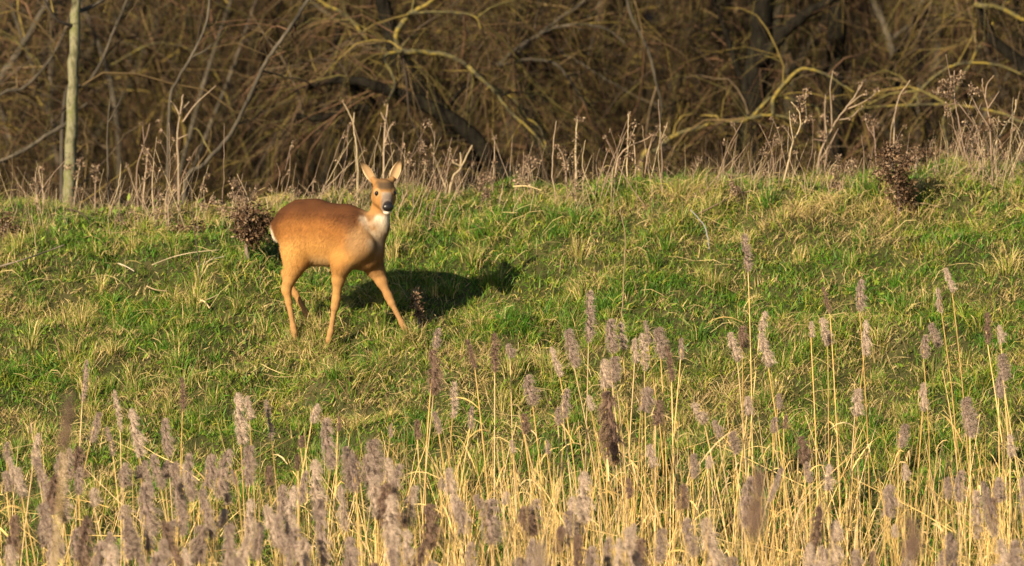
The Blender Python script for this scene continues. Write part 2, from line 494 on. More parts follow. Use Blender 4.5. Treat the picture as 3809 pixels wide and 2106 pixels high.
# ---------------------------------------------------------------- deer
HEAD = np.array([math.cos(TH), -math.sin(TH), 0.0])
RIGHT = np.array([-math.sin(TH), -math.cos(TH), 0.0])   # the flank turned to the camera
def surface_nets(Fv, origin, h):
    nx, ny, nz = Fv.shape
    ins = Fv < 0
    c = np.zeros((nx - 1, ny - 1, nz - 1), int)
    for dx in (0, 1):
        for dy in (0, 1):
            for dz in (0, 1):
                c += ins[dx:nx - 1 + dx, dy:ny - 1 + dy, dz:nz - 1 + dz]
    act = (c > 0) & (c < 8)
    idx = -np.ones(act.shape, int)
    I = np.argwhere(act)
    idx[act] = np.arange(len(I))
    S = np.zeros((len(I), 3)); W = np.zeros(len(I))
    corners = [(0, 0, 0), (1, 0, 0), (0, 1, 0), (1, 1, 0), (0, 0, 1), (1, 0, 1), (0, 1, 1), (1, 1, 1)]
    for a in range(8):
        for b in range(a + 1, 8):
            ca, cb = np.array(corners[a]), np.array(corners[b])
            if np.abs(ca - cb).sum() != 1:
                continue
            fa = Fv[I[:, 0] + ca[0], I[:, 1] + ca[1], I[:, 2] + ca[2]]
            fb = Fv[I[:, 0] + cb[0], I[:, 1] + cb[1], I[:, 2] + cb[2]]
            x = (fa < 0) != (fb < 0)
            t = np.where(x, fa / np.where(np.abs(fa - fb) < 1e-9, 1, fa - fb), 0)
            S += np.where(x[:, None], ca + (cb - ca) * t[:, None], 0); W += x
    V = origin + (I + S / W[:, None]) * h
    quads = []
    for ax in range(3):
        sl0 = [slice(None)] * 3; sl1 = [slice(None)] * 3
        sl0[ax] = slice(0, -1); sl1[ax] = slice(1, None)
        a, b = ins[tuple(sl0)], ins[tuple(sl1)]
        E = np.argwhere(a != b)
        o1, o2 = [(1, 2), (2, 0), (0, 1)][ax]
        E = E[(E[:, o1] > 0) & (E[:, o2] > 0)]
        flip = ins[E[:, 0], E[:, 1], E[:, 2]]
        def cell(d1, d2):
            q = E.copy(); q[:, o1] -= d1; q[:, o2] -= d2
            q = np.minimum(q, np.array(idx.shape) - 1)
            return idx[q[:, 0], q[:, 1], q[:, 2]]
        q = np.stack([cell(1, 1), cell(0, 1), cell(0, 0), cell(1, 0)], 1)
        q[~flip] = q[~flip][:, ::-1]
        quads.append(q)
    return V, np.concatenate(quads)

# head frame: looks at the camera, a touch to its left, muzzle tipped down
YAW = math.radians(11)
HF = np.array([math.sin(YAW), -math.cos(YAW), 0.0]); HR = np.array([math.cos(YAW), math.sin(YAW), 0.0]); HU = np.array([0, 0, 1.0])
HC = at(1427, 704, YD - .17)
def hd(r, f, u):
    return HC + HR * r + HF * f + HU * u

def deer_prims():
    px = 1.0 / PXM
    L = []
    def cone(a, b, ra, rb, k=.03, lat=1.0):
        L.append((np.array(a), np.array(b), ra, rb, k, lat))
    def pc(u0, v0, a0, r0, u1, v1, a1, r1, k=.03, lat=1.0):
        cone(PT(u0, v0, a0), PT(u1, v1, a1), r0 * px, r1 * px, k, lat)
    # trunk
    pc(1097, 838, 0, 82, 1170, 866, 0, 114, .05, .74)
    pc(1170, 868, 0, 116, 1262, 876, 0, 108, .05, .76)
    pc(1262, 878, 0, 110, 1330, 897, 0, 98, .05, .74)
    pc(1330, 900, 0, 96, 1362, 940, 0, 62, .05, .8)
    pc(1112, 770, 0, 22, 1180, 768, 0, 20, .05)            # hip ridge
    pc(1118, 785, .055, 26, 1128, 810, .065, 26, .03)      # near hip bone
    pc(1300, 800, 0, 30, 1345, 822, 0, 34, .05)            # withers
    pc(1030, 845, 0, 26, 1035, 875, 0, 22, .04)            # rump / tail stub
    # shoulder and near fore leg
    pc(1318, 835, .070, 36, 1346, 912, .084, 46, .045, .7)
    pc(1346, 915, .084, 42, 1272, 985, .082, 38, .04)
    pc(1268, 990, .078, 33, 1259, 1040, .078, 25, .03)
    pc(1259, 1040, .078, 20.6, 1250, 1118, .078, 14.6, .02)
    pc(1251, 1112, .078, 16.3, 1246, 1142, .078, 15.5, .012)
    pc(1246, 1140, .078, 11.2, 1230, 1235, .076, 9.5, .015)
    pc(1230, 1235, .076, 12.5, 1224, 1262, .076, 10.3, .012)
    pc(1224, 1262, .076, 9.9, 1214, 1302, .076, 10.3, .012)
    # far fore leg reaching forward
    pc(1380, 930, -.06, 44, 1395, 1000, -.065, 34, .04)
    pc(1397, 1002, -.065, 30, 1420, 1048, -.065, 22, .025)
    pc(1420, 1048, -.065, 18.1, 1446, 1104, -.065, 14.2, .02)
    pc(1444, 1100, -.065, 15.9, 1456, 1127, -.065, 14.6, .012)
    pc(1456, 1125, -.065, 10.8, 1494, 1200, -.065, 9.5, .012)
    pc(1494, 1200, -.065, 10.8, 1503, 1216, -.065, 9.9, .012)
    pc(1503, 1216, -.065, 9.5, 1520, 1248, -.065, 10.3, .012)
    # near hind leg: thigh, gaskin, hock, shank
    pc(1092, 850, .055, 72, 1100, 925, .08, 50, .05, .8)
    pc(1100, 920, .08, 48, 1108, 975, .085, 36, .04, .85)
    pc(1090, 935, .07, 44, 1086, 1005, .082, 30, .035, .85)
    pc(1108, 975, .085, 32, 1076, 1045, .082, 23, .03)
    pc(1076, 1045, .082, 18.9, 1066, 1078, .08, 17.2, .015)
    pc(1058, 1060, .08, 8.6, 1062, 1085, .08, 10.3, .02)
    pc(1066, 1080, .08, 15.5, 1074, 1125, .08, 12.5, .018)
    pc(1074, 1125, .08, 11.6, 1091, 1215, .08, 9.0, .012)
    pc(1091, 1215, .08, 12.5, 1095, 1236, .08, 10.8, .012)
    pc(1095, 1236, .08, 10.3, 1103, 1284, .08, 10.8, .012)
    # far hind leg
    pc(1105, 880, -.06, 60, 1122, 965, -.075, 38, .05, .8)
    pc(1122, 965, -.075, 34, 1070, 1020, -.075, 20, .03)
    pc(1062, 1016, -.075, 17, 1068, 1040, -.075, 17, .015)
    pc(1068, 1040, -.075, 13.8, 1100, 1095, -.075, 12.0, .015)
    pc(1100, 1095, -.075, 12.0, 1136, 1160, -.075, 10.3, .012)
    pc(1136, 1160, -.075, 11.2, 1142, 1175, -.075, 10.3, .012)
    pc(1142, 1175, -.075, 10.3, 1158, 1215, -.075, 10.8, .012)
    # neck
    pc(1362, 905, 0, 60, 1405, 845, 0, 41, .04, .85)
    cone(PT(1403, 848, 0), hd(0, -.045, -.055), 40 * px, 35 * px, .035)
    # head
    cone(hd(0, -.03, .004), hd(0, .025, -.004), .052, .050, .03)
    cone(hd(0, .02, -.01), hd(0, .065, -.045), .047, .036, .03)
    cone(hd(0, .06, -.046), hd(0, .118, -.086), .034, .0255, .02)
    cone(hd(0, -.01, -.062), hd(0, .095, -.105), .038, .0215, .025)
    cone(hd(0, .10, -.106), hd(0, .112, -.112), .019, .016, .012)
    for s in (-1, 1):
        cone(hd(s * .034, .028, -.010), hd(s * .033, .045, -.018), .026, .021, .015)   # brow and orbit
        cone(hd(s * .030, -.005, -.045), hd(s * .026, .04, -.062), .035, .027, .025)    # cheek
        cone(hd(s * .036, -.02, .036), hd(s * .05, -.025, .05), .02, .017, .015)        # ear base
    return L

def build_deer_body():
    prims = deer_prims()
    h = .0057
    lo = np.min([np.minimum(p[0], p[1]) - max(p[2], p[3]) for p in prims], 0) - .03
    hi = np.max([np.maximum(p[0], p[1]) + max(p[2], p[3]) for p in prims], 0) + .03
    n = np.ceil((hi - lo) / h).astype(int) + 1
    Fv = np.full(n, .2, np.float32)
    ax = [lo[i] + np.arange(n[i]) * h for i in range(3)]
    for a, b, ra, rb, k, lat in prims:
        m = max(ra, rb) + .06
        i0 = np.maximum(((np.minimum(a, b) - m - lo) / h).astype(int), 0)
        i1 = np.minimum(((np.maximum(a, b) + m - lo) / h).astype(int) + 2, n)
        X, Y, Z = np.meshgrid(ax[0][i0[0]:i1[0]], ax[1][i0[1]:i1[1]], ax[2][i0[2]:i1[2]], indexing='ij')
        p = np.stack([X, Y, Z], -1) - a
        ba = b - a
        if lat != 1.0:
            p = p + RIGHT * ((p @ RIGHT) * (1 / lat - 1))[..., None]
            ba = ba + RIGHT * ((ba @ RIGHT) * (1 / lat - 1))
        t = np.clip((p @ ba) / max(ba @ ba, 1e-9), 0, 1)
        d = np.linalg.norm(p - t[..., None] * ba, axis=-1) - (ra + (rb - ra) * t)
        sub = Fv[i0[0]:i1[0], i0[1]:i1[1], i0[2]:i1[2]]
        hh = np.maximum(k - np.abs(sub - d), 0) / k
        Fv[i0[0]:i1[0], i0[1]:i1[1], i0[2]:i1[2]] = np.minimum(sub, d) - hh * hh * k * .25
    return surface_nets(Fv, lo, h)

def ear(root, tip, opening, width):
    """cupped leaf, thin but closed; returns verts, quads, inside flag"""
    root, tip = np.array(root), np.array(tip)
    ax_ = tip - root; Ln = np.linalg.norm(ax_); A = ax_ / Ln
    O = norm(opening - A * (opening @ A)); S = np.cross(A, O)
    nu, nv = 13, 9
    t = np.linspace(0, 1, nu); w = np.linspace(-1, 1, nv)
    prof = width * (np.sin(np.pi * np.clip(t * .86 + .14, 0, 1)) ** .8) * .5
    prof[-1] = .0015
    V = []; ins = []
    for layer, th in ((0, 0.0), (1, .0045)):
        for i in range(nu):
            for j in range(nv):
                c = prof[i]
                cup = -(1 - w[j] ** 2) * c * .75 + .01 * t[i] ** 2
                V.append(root + A * Ln * t[i] + S * c * w[j] + O * (cup - th * (1 - abs(w[j]) ** 4 * .7)))
                ins.append(1 - layer)
    q = []
    o = nu * nv
    for i in range(nu - 1):
        for j in range(nv - 1):
            a = i * nv + j
            q.append((a, a + 1, a + nv + 1, a + nv)); q.append((o + a, o + a + nv, o + a + nv + 1, o + a + 1))
    for i in range(nu - 1):
        for j in (0, nv - 1):
            a = i * nv + j
            q.append((a, a + nv, o + a + nv, o + a) if j == 0 else (a + nv, a, o + a, o + a + nv))
    return np.array(V), np.array(q), np.array(ins, float)

def smooth01(x, a, b):
    t = np.clip((x - a) / (b - a), 0, 1)
    return t * t * (3 - 2 * t)

def near0(V, p, r0, r1):
    return smooth01(np.linalg.norm(V - p, axis=1), r1, r0)

def build_deer():
    V, Q = build_deer_body()
    # normals
    fn = np.cross(V[Q[:, 2]] - V[Q[:, 0]], V[Q[:, 3]] - V[Q[:, 1]])
    N = np.zeros_like(V)
    for k in range(4):
        np.add.at(N, Q[:, k], fn)
    N = norm(N)
    # local coordinates
    O = PT(1225, 880)
    D = V - O
    s = D @ HEAD; l = D @ RIGHT; z = D[:, 2]
    nz = vn(s * 22 + l * 9, z * 22 + l * 13, 31)
    n2 = vn(s * 60 + 9, z * 60 + l * 40, 32)
    C = np.tile(np.array([.235, .098, .027]), (len(V), 1))
    def mix(col, m):
        m = np.clip(m, 0, 1)[:, None]
        C[:] = C * (1 - m) + np.asarray(col) * m
    mix((.34, .165, .048), smooth01(z + (nz - .5) * .06, .04, -.12) * .85)                                    # paler flank
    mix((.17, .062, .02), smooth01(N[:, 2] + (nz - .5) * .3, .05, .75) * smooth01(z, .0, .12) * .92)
    mix((.12, .048, .018), smooth01(np.abs(s - .16), .09, .02) * smooth01(z, .02, .09) * .5)
    mix((.16, .06, .02), smooth01(s, -.19, -.27) * smooth01(z, -.06, .06) * .5)      # dark back
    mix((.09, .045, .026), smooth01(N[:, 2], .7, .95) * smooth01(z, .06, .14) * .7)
    mix((.21, .115, .052), smooth01(s, .10, .22) * smooth01(z, .16, .0) * .6)             # greyer shoulder
    mix((.40, .28, .15), smooth01(N[:, 2], -.35, -.75) * smooth01(z, -.22, -.08) * smooth01(s, .25, .12))   # belly
    mix((.34, .19, .07), smooth01(z, -.14, -.26) * .8)                                    # legs
    mix((.26, .16, .08), smooth01(z, -.30, -.44) * .45)
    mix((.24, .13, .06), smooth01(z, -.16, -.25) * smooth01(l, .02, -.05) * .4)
    dz = np.interp(s, [-.28, -.15, .0, .15, .26], [.12, .17, .17, .12, .10]) - z + (nz - .5) * .03
    trunk_ = smooth01(z, -.16, -.08) * smooth01(s, .25, .2)
    mix((.43, .225, .066), trunk_ * smooth01(dz, .12, .26) * .7)
    mix((.46, .26, .085), smooth01(s, -.10, -.2) * smooth01(z, .0, -.10) * smooth01(z, -.24, -.16) * .7)
    mix((.068, .028, .013), trunk_ * smooth01(dz, .12, .012) * .9)
    mix((.10, .04, .016), near0(V, PT(1121, 762, .02), .012, .04) * .7)
    mix((.27, .165, .08), near0(V, PT(1345, 905, .10), .05, .11) * .6)
    mix((.15, .062, .022), near0(V, PT(1225, 935, .12), .015, .05) * smooth01(s, .06, .02) * .35)
    def near(p, r0, r1):
        return smooth01(np.linalg.norm(V - p, axis=1), r1, r0)
    mix((.66, .58, .46), near(PT(1025, 872, .0), .03, .07) * smooth01(-s, .2, .27))       # rump patch
    # neck: grey brown with a white throat
    hr = (V - HC) @ HR; hf = (V - HC) @ HF; hu = (V - HC) @ HU
    fr = N @ HF
    neck = smooth01(hu, -.09, -.12) * smooth01(hu, -.36, -.28) * smooth01(s, .13, .2)
    neck = neck * smooth01(np.linalg.norm((V - at(1412, 850, YD - .1)) * [1, .6, .45], axis=1), .13, .075)
    mix((.23, .14, .07), neck * .75)
    fdir = norm(HEAD * .55 + HF * .9)
    mix((.50, .41, .30), neck * smooth01(N @ fdir, .82, .98) * (.30 + .60 * smooth01(hu, -.30, -.14)))
    mix((.68, .61, .50), neck * smooth01(N @ fdir, .5, .88) * smooth01(hu, -.21, -.13))
    mix((.16, .11, .075), near(PT(1392, 902, .06), .006, .022) * .8)
    # head
    hm = smooth01(hu, -.15, -.12) * smooth01(s, .16, .2)
    hm2 = hm * smooth01(np.linalg.norm((V - HC) - HF * .04 + HU * .04, axis=1), .17, .13) * (hf > -.07)
    mix((.29, .145, .05), hm2)
    mix((.075, .05, .03), hm2 * smooth01(hu, -.014, .012) * smooth01(np.abs(hr), .055, .03))     # dark crown
    mix((.25, .14, .06), hm2 * smooth01(hu, .03, .05) * .7)
    blaze = hm2 * smooth01(np.abs(hr), .034, .018) * smooth01(hf, .045, .075) * smooth01(hu, -.005, -.02)
    mix((.27, .225, .18), blaze * .9)                                                      # grey muzzle
    mix((.30, .17, .07), hm2 * smooth01(hu, -.10, -.12) * .5)
    mz = hm2 * smooth01(hf, .085, .105)
    mix((.13, .10, .085), mz * smooth01(hu, -.115, -.10) * .8)
    mix((.025, .02, .02), hm2 * smooth01(hf, .116, .128) * smooth01(hu, -.113, -.105))
    mix((.78, .74, .66), hm2 * smooth01(hf, .07, .09) * smooth01(hu, -.108, -.116) * smooth01(np.abs(hr), .028, .018))
    for e in (-1, 1):
        mix((.40, .25, .12), hm2 * smooth01(np.linalg.norm(V - hd(e * .046, .056, -.016), axis=1), .03, .018) * .6)
        mix((.05, .035, .025), smooth01(np.linalg.norm(V - hd(e * .046, .060, -.019), axis=1), .016, .011))
    # hooves
    for u, v, a in ((1214, 1302, .076), (1520, 1248, -.065), (1103, 1284, .08), (1158, 1215, -.075)):
        mix((.02, .017, .014), near(PT(u, v, a), .018, .028))
    C *= (.90 + .20 * nz * .6 + .20 * n2 * .4)[:, None]
    body = (V.copy(), N.copy(), C.copy())
    VV, QQ, CC, off = [V], [Q], [C], len(V)
    for sgn, tip, root, op in ((-1, hd(-.110, -.045, .150), hd(-.046, -.028, .034), HF * .8 - HR * .75),
                               (1, hd(.100, -.045, .154), hd(.046, -.030, .038), HF * .9 - HR * .35)):
        ev, eq, ins = ear(root, tip, op, .052)
        t = np.clip(((ev - root) @ norm(tip - root)) / np.linalg.norm(tip - root), 0, 1)
        c = np.where(ins[:, None] > .5, np.array([.30, .20, .11]), np.array([.11, .062, .034]))
        rim = np.abs((ev - root) @ np.cross(norm(tip - root), norm(op))) > .021
        c = np.where((rim & (t < .75))[:, None], np.array([.50, .38, .22]), c)
        c = c * (1 - smooth01(t, .70, .95) * .85)[:, None]
        VV.append(ev); QQ.append(eq + off); CC.append(c); off += len(ev)
    root = at(1225, 1270, YD); root[2] = float(height(root[0], root[1]))
    me = mesh_np('body', np.concatenate(VV) - root, np.concatenate(QQ), M['fur'], np.concatenate(CC))
    t = thing('roe_deer', root, 'tawny roe deer walking across the bank with its head turned to look out', 'deer')
    bo = link('body', me, t)
    # short coat that breaks up the outline
    V, N, C = body
    n = 52000
    w = np.linalg.norm(fn, axis=1); w /= w.sum()
    f = rng.choice(len(Q), n, p=w)
    ab = rng.random((n, 2))
    A = (V[Q[f, 0]] * (1 - ab[:, :1]) + V[Q[f, 1]] * ab[:, :1]) * (1 - ab[:, 1:]) + (V[Q[f, 3]] * (1 - ab[:, :1]) + V[Q[f, 2]] * ab[:, :1]) * ab[:, 1:]
    nn = norm(N[Q[f]].mean(1))
    flow = -HEAD * .55 + np.array([0, 0, -.8])
    flow = flow - nn * (nn @ flow)[:, None]
    d = norm(norm(flow) + nn * rng.uniform(.12, .32, n)[:, None] + rng.normal(0, .14, (n, 3)))
    hz = A[:, 2] - HC[2]
    small = (hz > -.13) | (A[:, 2] - O[2] < -.2)
    Ln = np.where(small, rng.uniform(.004, .008, n), rng.uniform(.010, .022, n))
    Gh = Geo()
    ch = C[Q[f, 0]] * rng.uniform(.78, 1.22, n)[:, None]
    Gh.tris(A - root - d * .001, d, norm(np.cross(d, nn)), Ln, rng.uniform(.0012, .0022, n), ch)
    hair = link('hair', Gh.mesh('hair', M['hair'], smooth=False), bo)
    tag(hair, 'short winter coat', kind='stuff')
    # eyes and nose
    def ball(name, c, rx, axes, mat):
        Vb, Fb = [], []
        nu, nv = 12, 8
        for i in range(nv + 1):
            for j in range(nu):
                a, b = math.pi * i / nv, 2 * math.pi * j / nu
                q = np.array([math.sin(a) * math.cos(b), math.sin(a) * math.sin(b), math.cos(a)])
                Vb.append(c + axes[0] * q[0] * rx[0] + axes[1] * q[1] * rx[1] + axes[2] * q[2] * rx[2] - root)
        for i in range(nv):
            for j in range(nu):
                Fb.append((i * nu + j, i * nu + (j + 1) % nu, (i + 1) * nu + (j + 1) % nu, (i + 1) * nu + j))
        return link(name, mesh_np(name, np.array(Vb), np.array(Fb), mat), bo)
    for e in (-1, 1):
        ball('eye', hd(e * .0455, .058, -.020), (.0130, .012, .0125), (HR, HF, HU), M['eye'])
    no = ball('nose', hd(0, .134, -.089), (.030, .015, .021), (HR, HF, HU), M['nose'])
    tag(no, 'shiny black nose')
    return t
build_deer()

# ---------------------------------------------------------------- woodland behind the bank
def twig_set(G, P0, D0, L, r0, col, K=4, droop=.5, wiggle=.18, S=3):
    """curved twigs; returns their points"""
    n = len(P0)
    P = [P0]; d = D0
    step = L / (K - 1)
    for k in range(1, K):
        d = norm(d + rng.normal(0, wiggle, (n, 3)) + np.array([0, 0, -1.0]) * (droop / K))
        P.append(P[-1] + d * step[:, None])
    P = np.stack(P, 1)
    R = np.asarray(r0)[:, None] * np.linspace(1, .35, K)[None]
    G.tubes(P, R, col, S, cap=False)
    return P

TW = np.array([(.125, .085, .040), (.135, .076, .044), (.125, .105, .036), (.165, .12, .075), (.055, .04, .028), (.21, .155, .045)])
def twig_cols(n, yellow=.12):
    p = np.array([.24, .26, .17, .10, .18, yellow * .55]); p /= p.sum()
    return TW[rng.choice(6, n, p=p)] * rng.uniform(.45, 1.1, n)[:, None]

def sample_on(paths, n):
    """points and tangents spread along a list of polylines, by length"""
    segs = np.concatenate([np.stack([p[:-1], p[1:]], 1) for p in paths])
    ln = np.linalg.norm(segs[:, 1] - segs[:, 0], axis=1)
    i = rng.choice(len(segs), n, p=ln / ln.sum())
    t = rng.random(n)[:, None]
    return segs[i, 0] * (1 - t) + segs[i, 1] * t, norm(segs[i, 1] - segs[i, 0])

def tree(name, label, trunks, limbs=(), n_sub=40, n_twig=700, bark='bark_grey', limb_bark=None, group=None, droop=.6, yellow=.12, sub_len=(.5, 1.4), twig_len=(.25, .8), up=.3, sub_r=.0055):
    """trunks / limbs: list of (points Nx3, r0, r1). First trunk starts on the ground."""
    base = np.array(trunks[0][0][0], float)
    t = thing(name, base, label, 'tree', group)
    paths = []
    for kind, lst, mat in (('trunk', trunks, bark), ('limb', limbs, limb_bark or bark)):
        for pts, r0, r1 in lst:
            if kind == 'limb':                                  # start the limb inside the nearest stem
                S_ = np.concatenate(paths); dd = np.linalg.norm(S_ - np.array(pts[0]), axis=1); j_ = int(dd.argmin())
                if .02 < dd[j_] < 2.5:
                    pts = [S_[j_]] + list(pts)
            n = max(8, len(pts) * 6)
            P = spline(pts, n)
            jit = rng.normal(0, .10, (n, 3)) * np.minimum(r0, .03); jit[0] = 0
            P = P + jit
            G = Geo()
            R = np.linspace(r0, r1, n) * (1 + rng.normal(0, .03, n) + .10 * (vn(np.arange(n) * .45, np.full(n, base[0] * 7.3 + r0 * 90), 77) - .5))
            if kind == 'trunk':
                R[:3] *= np.array([1.35, 1.15, 1.05])
            G.tubes(P - base, R, (.2, .2, .2), 9 if r0 > .03 else 6)
            link(kind, G.mesh(kind, M[mat]), t)
            paths.append(P)
    if n_sub:
        G = Geo()
        p0, tg = sample_on(paths, n_sub)
        hi = p0[:, 2] > base[2] + .5
        p0, tg = p0[hi], tg[hi]; n = len(p0)
        if n:
            d = norm(tg * .5 + rand_dir(n) * .9 + [0, 1.0, up])
            L = rng.uniform(*sub_len, n)
            P = twig_set(G, p0, d, L, np.full(n, sub_r) * rng.uniform(.7, 1.5, n), twig_cols(n, yellow), K=7, droop=droop * 2, wiggle=.2, S=4)
            sub = [q for q in P] + paths
            p1, tg1 = sample_on(sub, n_twig)
            hi = p1[:, 2] > base[2] + .4
            p1, tg1 = p1[hi], tg1[hi]; m = len(p1)
            d1 = norm(tg1 * .7 + rand_dir(m) * .8 + [0, .5, .05])
            twig_set(G, p1 - base * 0, d1, rng.uniform(*twig_len, m), rng.uniform(.0014, .0032, m), twig_cols(m, yellow), K=4, droop=droop * 2.2, wiggle=.22)
            for i in range(len(G.V)):
                G.V[i] = G.V[i] - base
            o = link('crown', G.mesh('crown', M['twig']), t)
            tag(o, kind='stuff')
    return t

def W(pts, Y, Y1=None):
    """photograph pixels to points of a limb standing at depth Y (to Y1 at its end)"""
    Y1 = Y if Y1 is None else Y1
    n = len(pts)
    return [at(u, v, Y + (Y1 - Y) * i / max(n - 1, 1)) for i, (u, v) in enumerate(pts)]

def rooted(pts):
    b = np.array(pts[0], float)
    b0 = b.copy(); b0[2] = float(height(b[0], b[1])) - .03
    return [b0] + [np.array(p) for p in pts]

def rpx(px, Y):
    return px * .5 * Y / FPX

# the pale straight young tree
Y = 42.2
tree('young_tree', 'pale straight young tree trunk with olive lichen rising behind the bank', 
     [(rooted(W([(255, 760), (262, 560), (272, 300), (281, 60), (288, -250), (290, -900), (300, -2200)], Y)), rpx(50, Y), rpx(28, Y))],
     [(W([(262, 455), (180, 500), (90, 560), (-80, 630)], Y, Y + .4), rpx(18, Y), rpx(10, Y)),
      (W([(285, 45), (350, 20), (430, -40), (520, -160)], Y, Y + .3), rpx(18, Y), rpx(8, Y)),
      (W([(280, 100), (210, 70), (150, -20), (60, -140)], Y, Y - .3), rpx(14, Y), rpx(6, Y)),
      (W([(290, -700), (420, -900), (560, -1200)], Y, Y + .5), rpx(20, Y), rpx(6, Y)),
      (W([(290, -900), (150, -1100), (60, -1400)], Y, Y + .5), rpx(20, Y), rpx(6, Y))],
     n_sub=22, n_twig=130, bark='bark_pale', limb_bark='bark_grey', droop=.3)

# leaning saplings
Y = 41.9
tree('leaning_sapling', 'thin brown sapling leaning right beside the deer, its stem long and slanting',
     [(rooted(W([(690, 690), (760, 610), (850, 510), (910, 400), (985, 240), (1060, 130), (1120, 40), (1180, -80), (1300, -500)], Y)), rpx(20, Y), rpx(14, Y))],
     [(W([(1120, 40), (1150, -10), (1160, -120)], Y), rpx(14, Y), rpx(8, Y))], n_sub=10, n_twig=50, bark='bark_grey', sub_len=(.3, .6))
Y = 42.0
tree('forked_sapling', 'slender forked sapling with curving tip above a tangle of dead stalks',
     [(rooted(W([(625, 700), (632, 380), (660, 300), (715, 205), (760, 110), (778, 30), (775, -60), (760, -300)], Y)), rpx(15, Y), rpx(9, Y))],
     [(W([(715, 212), (760, 190), (790, 165)], Y), rpx(10, Y), rpx(5, Y))], n_sub=6, n_twig=30, bark='bark_grey', sub_len=(.2, .5))
tree('bare_sapling', 'short straight bare sapling beside the pale young trunk',
     [(rooted(W([(405, 770), (400, 560), (402, 450), (415, 330)], 41.2)), rpx(11, 41), rpx(5, 41))],
     [(W([(402, 460), (440, 390), (462, 335)], 41.2, 41.1), rpx(7, 41), rpx(3, 41))], n_sub=0)
tree('slanting_sapling', 'slim grey sapling leaning right from the pale young trunk',
     [(rooted(W([(235, 420), (320, 320), (372, 240), (425, 110), (472, 0), (540, -200)], 43.4)), rpx(17, 43), rpx(9, 43))], [], n_sub=8, n_twig=40, sub_len=(.3, .6))
Y = 45
tree('leaning_willow', 'dark leaning willow limbs crossing behind the pale young trunk',
     [(rooted(W([(-300, 700), (-100, 450), (0, 300), (90, 160), (170, 20), (260, -200), (420, -700)], Y)), rpx(40, Y), rpx(16, Y))],
     [(W([(-200, 560), (0, 355), (90, 325), (200, 200), (280, 20)], Y - 1), rpx(16, Y), rpx(9, Y)),
      (W([(-250, 660), (0, 600), (130, 530), (220, 460), (330, 380)], Y - .6), rpx(22, Y), rpx(8, Y))],
     n_sub=60, n_twig=1400, bark='bark_grey', yellow=.2)

# the big willow with lichen-yellow drooping branches and the dark fallen trunk
Y = 44.2
tree('lichen_willow', 'willow with drooping yellow lichen branches behind the deer',
     [(rooted(W([(1760, 640), (1640, 420), (1500, 240), (1462, 150), (1428, 20), (1400, -160), (1340, -600), (1300, -1500)], Y)), rpx(84, Y), rpx(40, Y))],
     [(W([(1500, 190), (1590, 195), (1670, 208), (1750, 255), (1840, 330), (1910, 372), (1945, 430), (2010, 480), (2040, 590)], Y - .7), rpx(23, Y), rpx(6, Y)),
      (W([(1750, 255), (1830, 330), (1900, 420), (1990, 500), (2030, 560)], Y - .9), rpx(20, Y), rpx(6, Y)),
      (W([(1430, 210), (1450, 260), (1470, 310), (1455, 350), (1435, 390)], Y - .8), rpx(16, Y), rpx(7, Y)),
      (W([(1475, 120), (1530, 50), (1590, 15), (1650, -40), (1740, -150)], Y - .4), rpx(24, Y), rpx(10, Y)),
      (W([(1460, 190), (1380, 160), (1290, 60), (1200, 10), (1080, -90)], Y + .3), rpx(22, Y), rpx(9, Y)),
      (W([(1530, 50), (1640, 45), (1760, 60), (1790, 110)], Y - .5), rpx(15, Y), rpx(5, Y)),
      (W([(1350, -500), (1600, -700), (1900, -700), (2100, -450)], Y - .3), rpx(34, Y), rpx(8, Y)),
      (W([(1330, -700), (1000, -900), (700, -800)], Y - .3), rpx(34, Y), rpx(8, Y))],
     n_sub=90, n_twig=1900, bark='bark_dark', limb_bark='bark_moss', yellow=.5, droop=.8)
Y = 43.5
tree('toppled_willow', 'thick dark fallen willow slanting down behind the dead stalks',
     [(rooted(W([(1960, 745), (1850, 620), (1740, 490), (1600, 400), (1470, 345), (1350, 305)], Y)) + W([(1230, 300), (1120, 330), (1010, 310)], Y + .3, Y + 1.0), rpx(84, Y), rpx(12, Y))],
     [(W([(1390, 395), (1290, 400), (1200, 440), (1100, 430)], Y + .3), rpx(40, Y), rpx(18, Y)),
      (W([(1650, 430), (1720, 330), (1800, 280)], Y + .3), rpx(22, Y), rpx(9, Y))],
     n_sub=30, n_twig=420, bark='bark_dark', yellow=.1)
Y = 45.4
tree('arching_willow', 'willow with pale arching branches curving over the bank',
     [(rooted(W([(2010, 640), (1960, 350), (1945, 120), (1965, -60), (1990, -400), (2040, -1100)], Y + .8)), rpx(90, Y), rpx(46, Y))],
     [(W([(1900, 200), (1990, 140), (2060, 105), (2170, 92), (2260, 110), (2330, 165)], Y - .8), rpx(20, Y), rpx(8, Y)),
      (W([(1905, 205), (2000, 135), (2080, 70), (2150, 25), (2220, -60)], Y - .8), rpx(24, Y), rpx(12, Y)),
      (W([(1860, 245), (1960, 222), (2060, 235), (2110, 285), (2150, 345), (2190, 400)], Y - .9), rpx(18, Y), rpx(8, Y)),
      (W([(2050, 130), (2080, 190), (2140, 225), (2280, 310), (2390, 370), (2520, 410)], Y - .6), rpx(15, Y), rpx(6, Y)),
      (W([(2310, -80), (2345, 50), (2390, 140), (2425, 230), (2440, 310), (2460, 380), (2455, 470), (2470, 560)], Y - 1.2), rpx(17, Y), rpx(6, Y)),
      (W([(1985, -300), (2150, -400), (2310, -80)], Y - .6, Y - 1.2), rpx(30, Y), rpx(17, Y)),
      (W([(1990, -400), (1760, -600), (1600, -350)], Y - .2), rpx(28, Y), rpx(9, Y))],
     n_sub=90, n_twig=1700, bark='bark_dark', limb_bark='bark_grey', yellow=.16, droop=.6)
Y = 45.0
